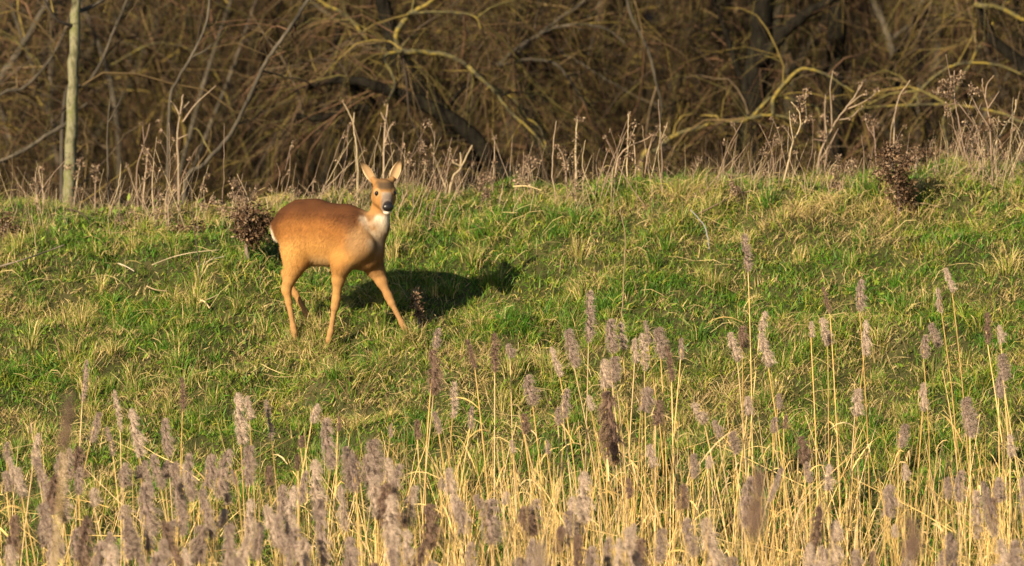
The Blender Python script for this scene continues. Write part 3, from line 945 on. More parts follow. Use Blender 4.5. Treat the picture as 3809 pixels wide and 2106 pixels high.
tree('dark_willow', 'dark twin-stemmed willow with thick upright trunks among drooping twigs',
     [(rooted(W([(2800, 760), (2795, 520), (2805, 330), (2830, 140), (2840, -50), (2860, -500), (2880, -1300)], Y)), rpx(125, Y), rpx(60, Y)),
      (rooted(W([(3090, 740), (3105, 420), (3110, 150), (3115, 0), (3130, -300), (3150, -1200)], Y + .3)), rpx(90, Y), rpx(50, Y))],
     [(W([(2835, 220), (2920, 120), (3000, 50), (3070, 15), (3180, -60)], Y - .1), rpx(60, Y), rpx(26, Y)),
      (W([(2800, 370), (2740, 250), (2700, 120), (2640, -40)], Y), rpx(34, Y), rpx(16, Y)),
      (W([(3115, 60), (3200, -60), (3300, -240)], Y + .5), rpx(34, Y), rpx(14, Y)),
      (W([(2850, -300), (2650, -500), (2480, -420)], Y - .3), rpx(34, Y), rpx(12, Y))],
     n_sub=120, n_twig=2400, bark='bark_dark', limb_bark='bark_dark', yellow=.22, droop=1.0, up=.1)
Y = 44.0
tree('low_willow', 'low willow with arched yellow lichen branches behind dead stalks',
     [(rooted(W([(2380, 660), (2440, 560), (2520, 500), (2620, 470), (2700, 458), (2780, 445), (2830, 400), (2880, 358), (2950, 372), (3040, 400)], Y)), rpx(21, Y), rpx(9, Y))],
     [(W([(2780, 442), (2860, 428), (2930, 440), (2990, 470)], Y - .2), rpx(16, Y), rpx(7, Y)),
      (W([(2880, 360), (2960, 270), (3000, 256), (3060, 272), (3110, 300), (3180, 345)], Y - .2), rpx(18, Y), rpx(7, Y)),
      (W([(3040, 400), (3050, 440), (3045, 520), (3060, 600)], Y), rpx(12, Y), rpx(6, Y))],
     n_sub=45, n_twig=450, bark='bark_moss', yellow=.4, droop=.8, sub_len=(.3, .9))
Y = 44.4
tree('drooping_willow', 'willow bough stretched level with yellow lichen over the dead stalks',
     [(rooted(W([(3950, 640), (3860, 340), (3790, 230), (3700, 150), (3640, 20), (3620, -200), (3640, -900)], Y)), rpx(60, Y), rpx(30, Y))],
     [(W([(3830, 460), (3720, 420), (3560, 392), (3430, 390), (3250, 398), (3170, 420)], Y - .4), rpx(15, Y), rpx(6, Y)),
      (W([(3640, 20), (3720, 30), (3809, 75), (3900, 100)], Y - .3), rpx(24, Y), rpx(12, Y)),
      (W([(3560, 392), (3510, 440), (3520, 520), (3535, 620)], Y - .4), rpx(13, Y), rpx(8, Y)),
      (W([(3380, 392), (3460, 300), (3560, 240), (3700, 240), (3809, 280)], Y - .1), rpx(17, Y), rpx(8, Y)),
      (W([(3470, 520), (3560, 330), (3640, 180), (3720, 40), (3800, -100)], Y + .2), rpx(12, Y), rpx(7, Y)),
      (W([(3630, -100), (3450, -300), (3250, -260)], Y), rpx(26, Y), rpx(8, Y))],
     n_sub=90, n_twig=1300, bark='bark_dark', limb_bark='bark_moss', yellow=.3, droop=.7)

# further scrub willows that close the wood
def scrub(u, Y, label, seed, n_stem=6, dark=False, twigs=2900):
    global rng
    keep = rng
    rng = np.random.default_rng(seed)
    b = at(u, 400, Y); b[2] = float(height(b[0], b[1])) - .05
    trunks, limbs = [], []
    for i in range(n_stem):
        a = rng.uniform(0, 2 * np.pi); sp = rng.uniform(.3, 1.1)
        H = rng.uniform(3.2, 6.0)
        o = np.array([math.cos(a), math.sin(a) * .6, 0])
        p0 = b + o * .12; p0[2] = float(height(p0[0], p0[1])) - .05
        pts = [p0, b + o * sp * .35 + [0, 0, H * .2], b + o * sp * .9 + [0, 0, H * .45] + rng.normal(0, .12, 3), b + o * sp * 1.7 + [0, 0, H * .75] + rng.normal(0, .2, 3), b + o * sp * 2.4 + [0, 0, H]]
        r = rng.uniform(.018, .042)
        trunks.append((pts, r, r * .35))
        for j in range(2):
            q = np.array(pts[2 + j % 2]) ; e = rand_dir(1)[0] * [1, .7, .3]
            L = rng.uniform(.8, 1.7)
            limbs.append(([q, q + e * L * .4 + [0, 0, .2 * L], q + e * L * .8 + [0, 0, .15 * L], q + e * L * 1.1 - [0, 0, .3 * L]], r * .4, r * .15))
    tree('scrub_willow', label, trunks, limbs, n_sub=190, n_twig=twigs, bark='bark_dark' if dark else 'bark_grey', limb_bark='bark_moss' if rng.random() < .5 else 'bark_grey',
         group='scrub willows filling the wood', droop=.75, yellow=.2, sub_len=(.5, 1.5), twig_len=(.3, .9))
    rng = keep
SL = ['behind the dark leaning willow', 'behind the forked sapling', 'behind the long slanting sapling', 'between the slanting sapling and lichen willow', 'right behind the toppled willow',
      'behind the pale arching branches', 'left of the dark twin-stemmed willow', 'behind the level lichen bough', 'beyond the stalk with the umbel head', 'far behind the pale young trunk',
      'deep behind the deer', 'deep behind the arching willow', 'deep behind the dark twin-stemmed willow']
for i, (u, Y) in enumerate([(-250, 47.5), (520, 46.5), (1020, 48.0), (760, 50.5), (1700, 49.5), (2330, 48.2), (2620, 50.8), (3380, 48.5), (3900, 49), (100, 52), (1350, 52.5), (2000, 53.5), (3050, 53)]):
    scrub(u, Y, 'many-stemmed brown scrub willow ' + SL[i], 100 + i, dark=i % 3 != 1)

# the deep wood, one brown mass of brush
def far_wood():
    G = Geo()
    n = 17000
    x = rng.uniform(-9, 9, n); y = rng.uniform(53, 66, n)
    z = height(x, y) + rng.uniform(.0, 4.6, n)
    dens = vn(x * .8, y * .4 + z * .7, 41) > .33
    P0 = np.stack([x, y, z], -1)[dens]; n = len(P0)
    d = norm(rand_dir(n) * [.8, .5, .6] + [0, 0, .25])
    c = twig_cols(n, .2) * (.58 + .5 * vn(P0[:, 0] * .9, P0[:, 2] * .9, 42))[:, None]
    twig_set(G, P0, d, rng.uniform(.5, 1.5, n), rng.uniform(.0025, .007, n), c, K=4, droop=1.1, wiggle=.3)
    # stems
    n = 420
    x = rng.uniform(-9, 9, n); y = rng.uniform(47.5, 62, n)
    b = np.stack([x, y, height(x, y) - .1], -1)
    d = norm(rng.normal(0, .35, (n, 3)) * [1, .6, 0] + [0, 0, 1])
    twig_set(G, b, d, rng.uniform(3.5, 7, n), rng.uniform(.02, .075, n), np.array([.035, .03, .02]) * rng.uniform(.3, 1.5, n)[:, None], K=7, droop=.2, wiggle=.1, S=6)
    # tall brush crowns above, which shade the depth of the wood
    n = 5000
    x = rng.uniform(-9, 9, n); y = rng.uniform(50, 66, n)
    P0 = np.stack([x, y, height(x, y) + rng.uniform(3.6, 7.5, n)], -1)
    twig_set(G, P0, norm(rand_dir(n) + [0, 0, .4]), rng.uniform(.8, 1.8, n), rng.uniform(.006, .014, n), twig_cols(n, .1), K=4, droop=.6, wiggle=.3)
    # buds, moss tufts and clinging dead leaves
    n = 16000
    x = rng.uniform(-7, 7, n); y = rng.uniform(48.5, 60, n)
    z = height(x, y) + rng.uniform(.3, 4.2, n)
    keep = vn(x * 1.1 + 9, z * 1.3 + y * .3, 43) > .42
    A = np.stack([x, y, z], -1)[keep]; n = len(A)
    d = norm(rand_dir(n) + [0, 0, -.4])
    fc = np.array([(.17, .14, .04), (.15, .10, .055), (.20, .15, .05), (.11, .095, .03), (.20, .13, .08)])
    G.tris(A, d, norm(np.cross(d, rand_dir(n))), rng.uniform(.03, .10, n), rng.uniform(.012, .04, n), fc[rng.integers(5, size=n)] * rng.uniform(.6, 1.3, n)[:, None])
    return G.mesh('far_wood', M['twig'])
tag(link('far_wood', far_wood()), 'brown leafless brush of the deep wood behind the willows', 'wood', kind='stuff')

# low brambles and dead brush at the back of the crest
def brush():
    G = Geo()
    n = 2800
    x = rng.uniform(-4.6, 4.6, n); y = rng.uniform(41.4, 46, n)
    P0 = np.stack([x, y, height(x, y) + rng.uniform(0, .25, n)], -1)
    d = norm(rand_dir(n) * [.9, .6, .4] + [0, 0, .7])
    L = rng.uniform(.25, .85, n) * (.6 + .8 * vn(x * 1.3, y * 1.3, 45))
    twig_set(G, P0, d, L, rng.uniform(.0015, .004, n), twig_cols(n, .18) * .95, K=5, droop=1.0, wiggle=.25)
    return G.mesh('brush', M['twig'])
tag(link('brush', brush()), 'tangled olive brown brush growing low behind the crest of the bank', 'brush', kind='stuff')

# ---------------------------------------------------------------- dead stalks along the crest
STALK = np.array([(.34, .25, .17), (.27, .19, .13), (.40, .31, .19), (.22, .15, .11)])
def stalk_col(i=None):
    return STALK[rng.integers(4) if i is None else i] * rng.uniform(.8, 1.2)

def flakes(G, c, rad, n, cols, size=(.006, .016), down=0.0, ragged=False):
    p = rng.normal(size=(n, 3))
    if ragged:
        p = p * .55 + .35 * np.sin(rng.integers(0, 5, (n, 1)) * np.array([[2.1, 3.7, 1.3]]))
    else: p = p / np.maximum(np.linalg.norm(p, axis=1, keepdims=True), 1e-6) * (rng.random(n) ** .45)[:, None]
    A = np.asarray(c) + p * np.asarray(rad)
    d = norm(rand_dir(n) + p * .8 + [0, 0, -down])
    L = rng.uniform(*size, n)
    P = np.stack([A, A + d * (L * .5)[:, None], A + d * L[:, None]], 1)
    side = norm(np.cross(d, rand_dir(n)))
    cc = np.asarray(cols)[rng.integers(len(cols), size=n)] * rng.uniform(.6, 1.35, n)[:, None]
    G.ribbons(P, (L * rng.uniform(.35, .7, n))[:, None] * np.array([.5, 1, .3]), side, cc)

HEADC = [(.25, .175, .12), (.17, .11, .075), (.31, .23, .16), (.10, .065, .045)]
DARKC = [(.055, .032, .02), (.10, .06, .035), (.03, .018, .012), (.18, .115, .07), (.07, .04, .022)]

def stalk(name, pts, r0, r1, label, cat, group=None, branches=(), heads=(), col=None, n_flake=70):
    """pts: world points from the ground up; branches: (points, r0, r1); heads: (centre, radii)"""
    base = np.array(pts[0], float)
    t = thing(name, base, label, cat, group)
    c = stalk_col() if col is None else np.array(col)
    G = Geo()
    P = spline(pts, max(6, len(pts) * 4)); k = len(P)
    P[1:] += rng.normal(0, .0015, (k - 1, 3)) * [1, 1, 0]
    G.tubes(P - base, np.linspace(r0, r1, k), c, 5)
    link('stem', G.mesh('stem', M['straw']), t)
    for bp, b0, b1 in branches:
        G = Geo()
        P = spline(bp, max(5, len(bp) * 3))
        G.tubes(P - base, np.linspace(b0, b1, len(P)), c * rng.uniform(.85, 1.1), 4)
        link('side_stem', G.mesh('side_stem', M['straw']), t)
    for ctr, rad in heads:
        G = Geo()
        flakes(G, np.asarray(ctr) - base, rad, int(n_flake * rng.uniform(.9, 1.5)), HEADC)
        tag(link('seed_head', G.mesh('seed_head', M['seed'], smooth=False), t), kind='stuff')
    return t

def crest_base(u, dv=14):
    """a root point at the crest of the bank under photograph column u"""
    x = (u - SW / 2) / FPX * 39.6
    y = 39.6 + rng.uniform(-.25, .5)
    return np.array([x * y / 39.6, y, float(height(x, y)) - .01])

def up_pts(base, pix):
    """stem points above a root at the root's depth"""
    return [base] + [at(u, v, base[1]) for u, v in pix]

Z3 = lambda x, y: (x * .5968, y * .5968)
Z4 = lambda x, y: (1270 + x * .5968, y * .5968)
Z5 = lambda x, y: (2540 + x * .5968, y * .5968)

def root_px(u, v):
    return ground_at(u, v, 38.0, 41.0)

def pxm(px, Y=39.6):
    return px * Y / FPX

def special(name, zf, stem, r, label, cat, branches=(), heads=(), n_flake=80, col=None):
    s = [zf(*p) for p in stem]
    b = root_px(*s[0])
    pts = up_pts(b, s[1:])
    br = [([at(*zf(*p), b[1] + rng.uniform(-.03, .03)) for p in q], pxm(2.6 * r), pxm(1.3 * r)) for q in branches]
    hs = [(at(*zf(x, y), b[1]), (pxm(w * .3), pxm(w * .3), pxm(h * .3))) for x, y, w, h in heads]
    return stalk(name, pts, pxm(3.6 * r), pxm(1.8 * r), label, cat, None, br, hs, n_flake=n_flake, col=col)

special('hogweed_stalk', Z5, [(1845, 1160), (1760, 950), (1725, 780), (1695, 620), (1690, 440)], 1.0,
        'tall dead stalk carrying a wide drooping brown umbel head', 'dead stalk',
        [[(1700, 620), (1660, 450), (1640, 340)], [(1705, 630), (1760, 700), (1830, 800), (1850, 900)], [(1710, 640), (1640, 660)]],
        [(1640, 520, 130, 90), (1590, 570, 80, 60), (1700, 500, 90, 60), (1650, 590, 90, 40), (1740, 470, 40, 50), (1650, 690, 50, 90), (1800, 850, 110, 150), (1850, 930, 80, 150)], 90)
special('branched_stalk', Z5, [(1930, 1190), (1925, 1000), (1915, 800), (1895, 650), (1870, 560), (1868, 490)], 1.3,
        'dead stalk with forked silvery top and a brown tuft halfway up', 'dead stalk',
        [[(1885, 620), (1895, 530), (1940, 470)], [(1900, 680), (1940, 620), (1972, 570)], [(1915, 800), (1850, 700), (1800, 600)]],
        [(1955, 765, 120, 70), (1920, 790, 60, 60), (1890, 975, 110, 50), (1800, 560, 50, 90), (1840, 570, 50, 40)], 80)
special('bent_stalk', Z5, [(1960, 1100), (1945, 920), (2000, 800), (2070, 690), (2075, 620)], 1.1,
        'pale dead stalk leaning right with a kinked bare tip', 'dead stalk', [[(2000, 760), (2060, 770), (2126, 850)]])
special('ragwort_stalk', Z5, [(625, 1150), (660, 1000), (690, 880), (735, 780), (720, 690), (675, 635)], 1.2,
        'dead stalk with stacked brown seed clusters and a curling bare fork', 'dead stalk',
        [[(735, 780), (770, 740), (765, 640), (770, 560)], [(690, 880), (670, 760), (665, 690)]],
        [(770, 575, 60, 70), (740, 620, 60, 50), (735, 675, 80, 50), (785, 740, 80, 50), (690, 750, 50, 60), (590, 885, 90, 50)], 70)
special('shrubby_stalk', Z5, [(825, 1060), (850, 980), (900, 860), (960, 750), (1020, 670), (1085, 580), (1130, 500)], 1.2,
        'bushy dead stalk fanned into budded twigs above the crest', 'dead stalk',
        [[(930, 800), (925, 650), (918, 550), (936, 440)], [(900, 860), (885, 720), (890, 590)], [(1020, 670), (1090, 610), (1140, 580)], [(1000, 690), (1100, 650), (1180, 600), (1210, 560)],
         [(960, 750), (1050, 730), (1115, 660)], [(1085, 580), (1100, 530), (1095, 515)], [(830, 1040), (900, 930), (970, 800)]],
        [(1140, 580, 22, 16), (1208, 562, 26, 16), (1115, 665, 22, 20), (1130, 500, 18, 18), (1100, 520, 22, 18), (936, 600, 16, 30), (886, 640, 16, 26), (960, 460, 20, 14), (1045, 735, 22, 16), (1160, 625, 20, 14)], 24)
special('knapweed_stalk', Z5, [(870, 1110), (850, 1000), (880, 900), (880, 840)], 1.0, 'dead stalk topped by a round dark-sided seed ball', 'dead stalk',
        [[(870, 960), (885, 840), (882, 740)], [(880, 880), (820, 870), (800, 880)]], [(870, 838, 85, 62), (882, 738, 52, 56)], 110)
special('thistle_stalk', Z5, [(1215, 1080), (1200, 960), (1195, 860), (1150, 790), (1145, 740)], 1.0, 'dead stalk with paired brown thistle heads beside a dark clump', 'dead stalk',
        [[(1195, 860), (1190, 800), (1190, 780)]], [(1145, 735, 46, 46), (1185, 775, 80, 80)], 110)
special('whip_stalk', Z5, [(1310, 1010), (1315, 820), (1330, 680), (1355, 590), (1420, 500)], .9, 'thin dead stalk whipping to the right above the dark clump', 'dead stalk',
        [[(1330, 680), (1300, 800), (1290, 940)], [(1355, 590), (1390, 575)]], [(1378, 574, 28, 20)], 22)
special('flaky_stalk', Z4, [(1465, 1200), (1462, 1050), (1460, 900), (1472, 740)], 1.6, 'upright dead stalk ragged with flakes and a tufted tip', 'dead stalk',
        [[(1470, 760), (1500, 745)]], [(1480, 745, 70, 40), (1462, 1100, 40, 160), (1455, 980, 36, 160), (1462, 870, 36, 120)], 50)
special('broken_stalk', Z4, [(1410, 1210), (1395, 1050), (1375, 960), (1335, 900)], 1.3, 'dead stalk bent left with a peeling brown tip', 'dead stalk',
        [], [(1375, 960, 56, 80), (1345, 915, 46, 30), (1395, 1050, 36, 110)], 50)
special('yarrow_stalk', Z4, [(1180, 1220), (1165, 1120), (1170, 1020)], 1.2, 'short dead stalk with a rounded brown flower head', 'dead stalk',
        [[(1170, 1080), (1215, 1040)]], [(1175, 1000, 100, 46), (1215, 1015, 50, 60), (1150, 1060, 50, 80), (1130, 1120, 60, 90)], 70)
special('bare_stalk', Z4, [(1340, 1240), (1315, 1100), (1322, 900), (1337, 755)], .8, 'straight bare straw stalk standing beside the flaky one', 'dead stalk')
special('tall_bare_stalk', Z4, [(1782, 1190), (1780, 1000), (1785, 850), (1790, 710)], .9, 'tall straight bare stalk with a tiny knob tip', 'dead stalk', [], [(1790, 712, 20, 24)], 20)
special('knobbed_stalk', Z4, [(1830, 1150), (1832, 1000), (1815, 835)], .9, 'short stalk with knob tip beside an arching dry stem', 'dead stalk', [], [(1813, 832, 34, 22)], 24)
special('arching_stalk', Z4, [(1700, 1180), (1725, 990), (1790, 915), (1890, 872), (1950, 830)], 1.1, 'dead stem arching over to the right with a tufted end', 'dead stalk',
        [[(1890, 1100), (1910, 960), (1940, 850)]], [(1940, 845, 50, 40)], 50)
special('forked_twig', Z4, [(640, 1225), (690, 1120), (740, 1050), (815, 905)], 1.5, 'forked dead twig sticking up right of the deer ears', 'dead stalk',
        [[(740, 1050), (745, 990), (740, 950)], [(690, 1010), (750, 1040)], [(650, 1170), (610, 1070), (565, 950)]], [(810, 1022, 40, 10)], 16)
special('slim_stalk', Z4, [(945, 1200), (950, 1050), (955, 850)], .8, 'slim dead stalk with a small seed knot near its tip', 'dead stalk', [], [(955, 860, 26, 30), (950, 1010, 20, 20)], 26)
special('leaning_stalk', Z4, [(1575, 1250), (1600, 1130), (1660, 940)], 1.0, 'dead straw stalk leaning right from the grass edge', 'dead stalk', [], [(1662, 938, 24, 20)], 16)
special('tall_curved_stalk', Z4, [(1990, 1200), (2000, 1050), (1990, 850), (1975, 620)], .9, 'long thin pale stem rising high into the willow twigs', 'dead stalk')
special('pale_stalk', Z4, [(262, 1190), (265, 950), (275, 760), (290, 650)], 1.2, 'pale dead stalk rising straight between the ears of the deer', 'dead stalk',
        [[(275, 760), (245, 700)], [(268, 900), (300, 800), (330, 760)]], [(270, 640, 24, 30), (330, 770, 20, 20)], 16)
special('curved_stalk', Z4, [(112, 1200), (100, 1000), (85, 850), (60, 730), (5, 630)], 1.1, 'dead stalk curving left above the back of the deer', 'dead stalk', [[(75, 770), (80, 700)]], [(5, 632, 20, 20)], 14)
special('flaked_weed', Z3, [(440, 1300), (470, 1200), (490, 1080), (500, 1000)], 1.2, 'brown flaky dead weed against the foot of the pale young trunk', 'dead stalk', [],
        [(430, 1040, 60, 50), (500, 1010, 50, 60), (480, 1090, 60, 60), (480, 1180, 70, 80), (440, 1250, 60, 60)], 60)
special('seedy_weed', Z3, [(870, 1310), (900, 1150), (915, 1020), (915, 940)], 1.1, 'dead weed with pinkish seed clusters beside the tangled stalks', 'dead stalk', [], [(915, 945, 50, 50), (920, 1000, 60, 70), (930, 1080, 50, 60)], 50)
special('bright_fluff_weed', Z3, [(590, 1290), (595, 1180), (600, 1050)], 1.2, 'dead weed with a bright pale fluffy head behind the crest', 'dead stalk', [], [(595, 1050, 70, 60), (600, 1100, 60, 80)], 60)
special('angled_stalk', Z3, [(885, 1300), (850, 1100), (900, 900), (935, 770)], .9, 'dead stalk with small flat seed tufts at its tip', 'dead stalk', [[(900, 900), (890, 800), (890, 770)]], [(890, 770, 50, 14), (985, 758, 50, 14)], 20)
special('tall_dry_stalk', Z3, [(1115, 1300), (1112, 1050), (1105, 850), (1125, 700), (1140, 590)], 1.5, 'tall dry stalk with spreading side stems left of the deer', 'dead stalk',
        [[(1120, 720), (1090, 660), (1065, 630)], [(1140, 760), (1220, 650), (1345, 535)], [(1130, 690), (1180, 635)], [(1105, 870), (1170, 838)]])

# random stalks between them
def random_stalk(i, u, h, lean, kind):
    b = crest_base(u)
    top = b + np.array([lean * h, rng.uniform(-.1, .1) * h, h])
    mid = (b + top) / 2 + np.array([rng.normal(0, .03), 0, .02]) * h * 2
    br, hs = [], []
    if kind == 1:
        for j in range(rng.integers(2, 5)):
            f = rng.uniform(.45, .9); q = b * (1 - f) + top * f
            e = q + np.array([rng.choice([-1, 1]) * rng.uniform(.2, .5), rng.uniform(-.2, .2), rng.uniform(.5, 1)]) * h * rng.uniform(.15, .35)
            br.append(([q, (q + e) / 2 + [0, 0, .01], e], .0016, .001))
            if rng.random() < .6:
                hs.append((e, (.008, .008, .010)))
    if kind == 2:
        for j in range(rng.integers(2, 6)):
            f = rng.uniform(.5, 1.0); q = b * (1 - f) + top * f
            s = rng.uniform(.012, .028)
            hs.append((q + rng.normal(0, .012, 3), (s, s, s * 1.2)))
    names = ['dry_stalk', 'branching_stalk', 'seeding_stalk']
    labels = ['thin bare dry stalk in the fringe of dead stems along the crest',
              'dry stalk with small side shoots in the fringe along the crest',
              'dry stalk with brown crumbly seed clusters in the fringe along the crest']
    groups = ['bare dry stalks along the crest', 'branching dry stalks along the crest', 'seeding dry stalks along the crest']
    r = rng.uniform(.0016, .0032)
    stalk(names[kind], [b, mid, top], r, r * .5, labels[kind], 'dead stalk', groups[kind], br, hs, n_flake=40 if kind == 2 else 16)

zones = [(0, 560, 16, .12, .34), (560, 900, 44, .15, .55), (900, 1120, 14, .12, .40), (1100, 1680, 64, .14, .50), (1680, 2100, 22, .08, .28),
         (2100, 2700, 34, .10, .42), (2700, 3150, 34, .12, .42), (3150, 3560, 22, .10, .35), (3560, 3860, 46, .18, .55), (-250, 0, 6, .12, .3), (3860, 4080, 8, .2, .5)]
i = 0
for u0, u1, n, h0, h1 in zones:
    for k in range(n):
        h = h0 + (h1 - h0) * rng.random() ** 1.6
        lean = rng.normal(.12, .28)
        if 1380 < u0 + (u1 - u0) * k / n < 1640: lean = abs(lean) + .2
        random_stalk(i, rng.uniform(u0, u1), h, lean, int(rng.choice([0, 0, 0, 0, 0, 0, 1, 1, 1, 2])))
        i += 1

# short bleached fringe under the stalks
def fringe():
    G = Geo()
    n = 3600
    x = rng.uniform(-3.8, 3.8, n); y = rng.uniform(39.35, 40.7, n)
    keep = vn(x * 2.2, y * 1.2, 51) > .34
    x, y = x[keep], y[keep]; n = len(x)
    P0 = np.stack([x, y, height(x, y) - .01], -1)
    d = norm(rng.normal(0, .35, (n, 3)) + [.12, 0, 1])
    L = rng.uniform(.06, .26, n) * (.4 + 1.1 * vn(x * 2.5, y * 1.5, 52))
    P = np.stack([P0, P0 + d * (L * .5)[:, None], P0 + d * L[:, None] + rng.normal(0, .02, (n, 3))], 1)
    w = rng.uniform(.0014, .003, n)
    c = STALK[rng.integers(4, size=n)] * rng.uniform(.7, 1.3, n)[:, None]
    G.ribbons(P, w[:, None] * np.array([1, .8, .3]), norm(np.cross(d, rand_dir(n))), c)
    return G.mesh('dry_fringe', M['straw'], smooth=False)
tag(link('dry_fringe', fringe()), 'short bleached dead stems fringing the crest of the bank', 'dead grass', kind='stuff')

# dark dead clumps standing on the bank
def clump(label, base_px, stem_px, blobs, n=150):
    n = int(n * 1.7)
    b = ground_at(*base_px)
    t = thing('dead_dock', b, label, 'dead plant')
    G = Geo()
    P = spline(up_pts(b - [0, 0, .01], stem_px), 12)
    G.tubes(P - b, np.linspace(pxm(16), pxm(8), 12) * .6, (.20, .15, .12), 7)
    link('stem', G.mesh('stem', M['straw']), t)
    for u, v, w, h, dk in blobs:
        G = Geo()
        c = at(u, v, b[1] + rng.uniform(-.03, .03)) - b
        flakes(G, c, (pxm(w * .52), pxm(w * .45), pxm(h * .52)), n, DARKC if dk else HEADC[:2] + DARKC[:2], size=(.005, .024), down=.35, ragged=True)
        tag(link('seed_cluster', G.mesh('seed_cluster', M['seed'], smooth=False), t), kind='stuff')
clump('dark brown dead dock with a crumbly round head left of the deer rump', (926, 968), [(918, 930), (920, 880), (930, 820)],
      [(920, 800, 70, 70, 0), (965, 800, 60, 60, 1), (945, 830, 80, 60, 1), (975, 830, 50, 50, 1), (900, 820, 55, 60, 0), (925, 860, 70, 55, 1), (950, 870, 50, 50, 1), (900, 865, 40, 40, 0), (918, 785, 60, 40, 0), (885, 790, 50, 40, 0), (935, 890, 36, 40, 1), (985, 830, 30, 30, 1)])
clump('tall dark brown dead dock column with ragged crumbly seed clusters', (3345, 800), [(3345, 740), (3340, 680), (3310, 580)],
      [(3300, 572, 70, 50, 1), (3320, 600, 90, 60, 1), (3285, 620, 70, 60, 0), (3350, 640, 80, 60, 1), (3330, 670, 80, 50, 1), (3290, 650, 60, 60, 0), (3355, 690, 50, 60, 1), (3330, 720, 60, 60, 0), (3370, 730, 50, 60, 1), (3378, 770, 34, 50, 1), (3345, 770, 50, 50, 0), (3310, 560, 50, 30, 0), (3365, 600, 40, 40, 0)])
clump('brown dead dock with pinkish drooping clusters at the edge of the bank', (38, 900), [(30, 870), (20, 830)],
      [(15, 815, 50, 60, 0), (30, 850, 60, 50, 0), (55, 875, 40, 50, 1), (5, 850, 40, 60, 0)], 90)
clump('side clump of brown seed heads beside the tall dark dead dock', (3400, 660), [(3410, 610), (3425, 565)],
      [(3430, 565, 60, 36, 0), (3450, 575, 50, 30, 0), (3390, 590, 50, 36, 0), (3415, 580, 40, 40, 0)], 80)
clump('small pinkish brown seeding weed by the outstretched foreleg of the deer', (1560, 1222), [(1556, 1180), (1545, 1120)],
      [(1545, 1105, 28, 50, 0), (1550, 1135, 26, 50, 0), (1562, 1185, 24, 50, 0), (1556, 1160, 20, 30, 0)], 60)
clump('low dark tuft of crumbly dead weed upslope of the left dock', (740, 880), [(738, 860), (735, 842)],
      [(700, 850, 60, 30, 1), (735, 845, 50, 40, 1), (665, 850, 50, 30, 0)], 60)

# thin single stems and fallen twigs on the bank
def lone(label, pix, r, col, n_flake=0):
    b = ground_at(*pix[0])
    stalk('lone_stem', up_pts(b - [0, 0, .01], pix[1:]), pxm(r * .6), pxm(r * .35), label, 'dead stalk', None, col=col)
lone('thin bare brown stem standing alone on the open bank', [(2310, 1190), (2318, 1100), (2322, 960), (2326, 880), (2312, 800), (2305, 770)], 4.5, (.24, .17, .10))
lone('thin dark stem standing on the bank below the tall dry stalks', [(748, 1060), (738, 960), (722, 850), (715, 770), (708, 690)], 4.0, (.075, .055, .04))
lone('broken grey stem leaning on the upper bank', [(2640, 930), (2625, 850), (2570, 780)], 5, (.30, .29, .30))
lone('short brown stem standing among grass above the reeds', [(228, 1350), (215, 1290), (200, 1255)], 6, (.20, .12, .08))
lone('slender straw stem near the crest on the open bank', [(135, 960), (130, 880), (118, 800)], 3, (.38, .30, .17))
lone('pale straw stem below the crest fringe', [(3000, 760), (2995, 690), (2990, 640)], 3, (.38, .30, .17))

def fallen(label, pix, r, col, lift=.02):
    pts = [ground_at(*p) + np.array([0, 0, lift]) for p in pix]
    b = np.array(pts[0]); k = max(8, len(pts) * 4)
    G = Geo(); G.tubes(spline(pts, k) - b, np.linspace(r, r * .5, k), col, 5)
    o = link('fallen_twig', G.mesh('fallen_twig', M['straw']), None, b)
    tag(o, label, 'twig')
fallen('long grey fallen twig lying in grass on the outer bank', [(0, 1028), (90, 1000), (180, 970), (240, 945)], .006, (.16, .13, .10), .05)
fallen('pale fallen stem lying slantwise left of the deer', [(565, 1032), (640, 1003), (720, 985), (820, 972)], .0035, (.45, .36, .24), .06)
fallen('grey fallen twig just below the pale slanting stem', [(735, 1028), (780, 1005), (835, 990)], .0035, (.30, .26, .22), .05)
fallen('short bright broken twig end in the grass', [(745, 1155), (762, 1165), (780, 1182)], .007, (.60, .46, .27), .05)
fallen('thin pale twig poking from the broken twig end', [(765, 1163), (790, 1152), (812, 1140)], .003, (.45, .35, .23), .06)
fallen('short silvery stick lying on the slope', [(440, 1015), (470, 1030), (500, 1045)], .0045, (.50, .43, .33), .05)
fallen('brown forked stick lying on the mid bank', [(545, 1100), (580, 1115), (625, 1122)], .0045, (.36, .26, .16), .05)
fallen('dark twig curving through grass under the crest', [(250, 818), (290, 828), (320, 850), (340, 880)], .005, (.07, .05, .035), .06)
fallen('yellow broad dead blade lying by the dark dock', [(755, 805), (790, 812), (850, 818)], .005, (.44, .36, .10), .07)
fallen('thin fallen twig beside the tall dark dock', [(3390, 792), (3440, 790), (3500, 800)], .004, (.24, .18, .12), .04)
fallen('curved pale stem lying just below the crest', [(1910, 742), (1960, 740), (2015, 757)], .005, (.48, .37, .19), .07)
fallen('brown bramble runner lying on the upper bank', [(2600, 830), (2680, 790), (2740, 760), (2800, 745)], .006, (.22, .15, .10), .05)

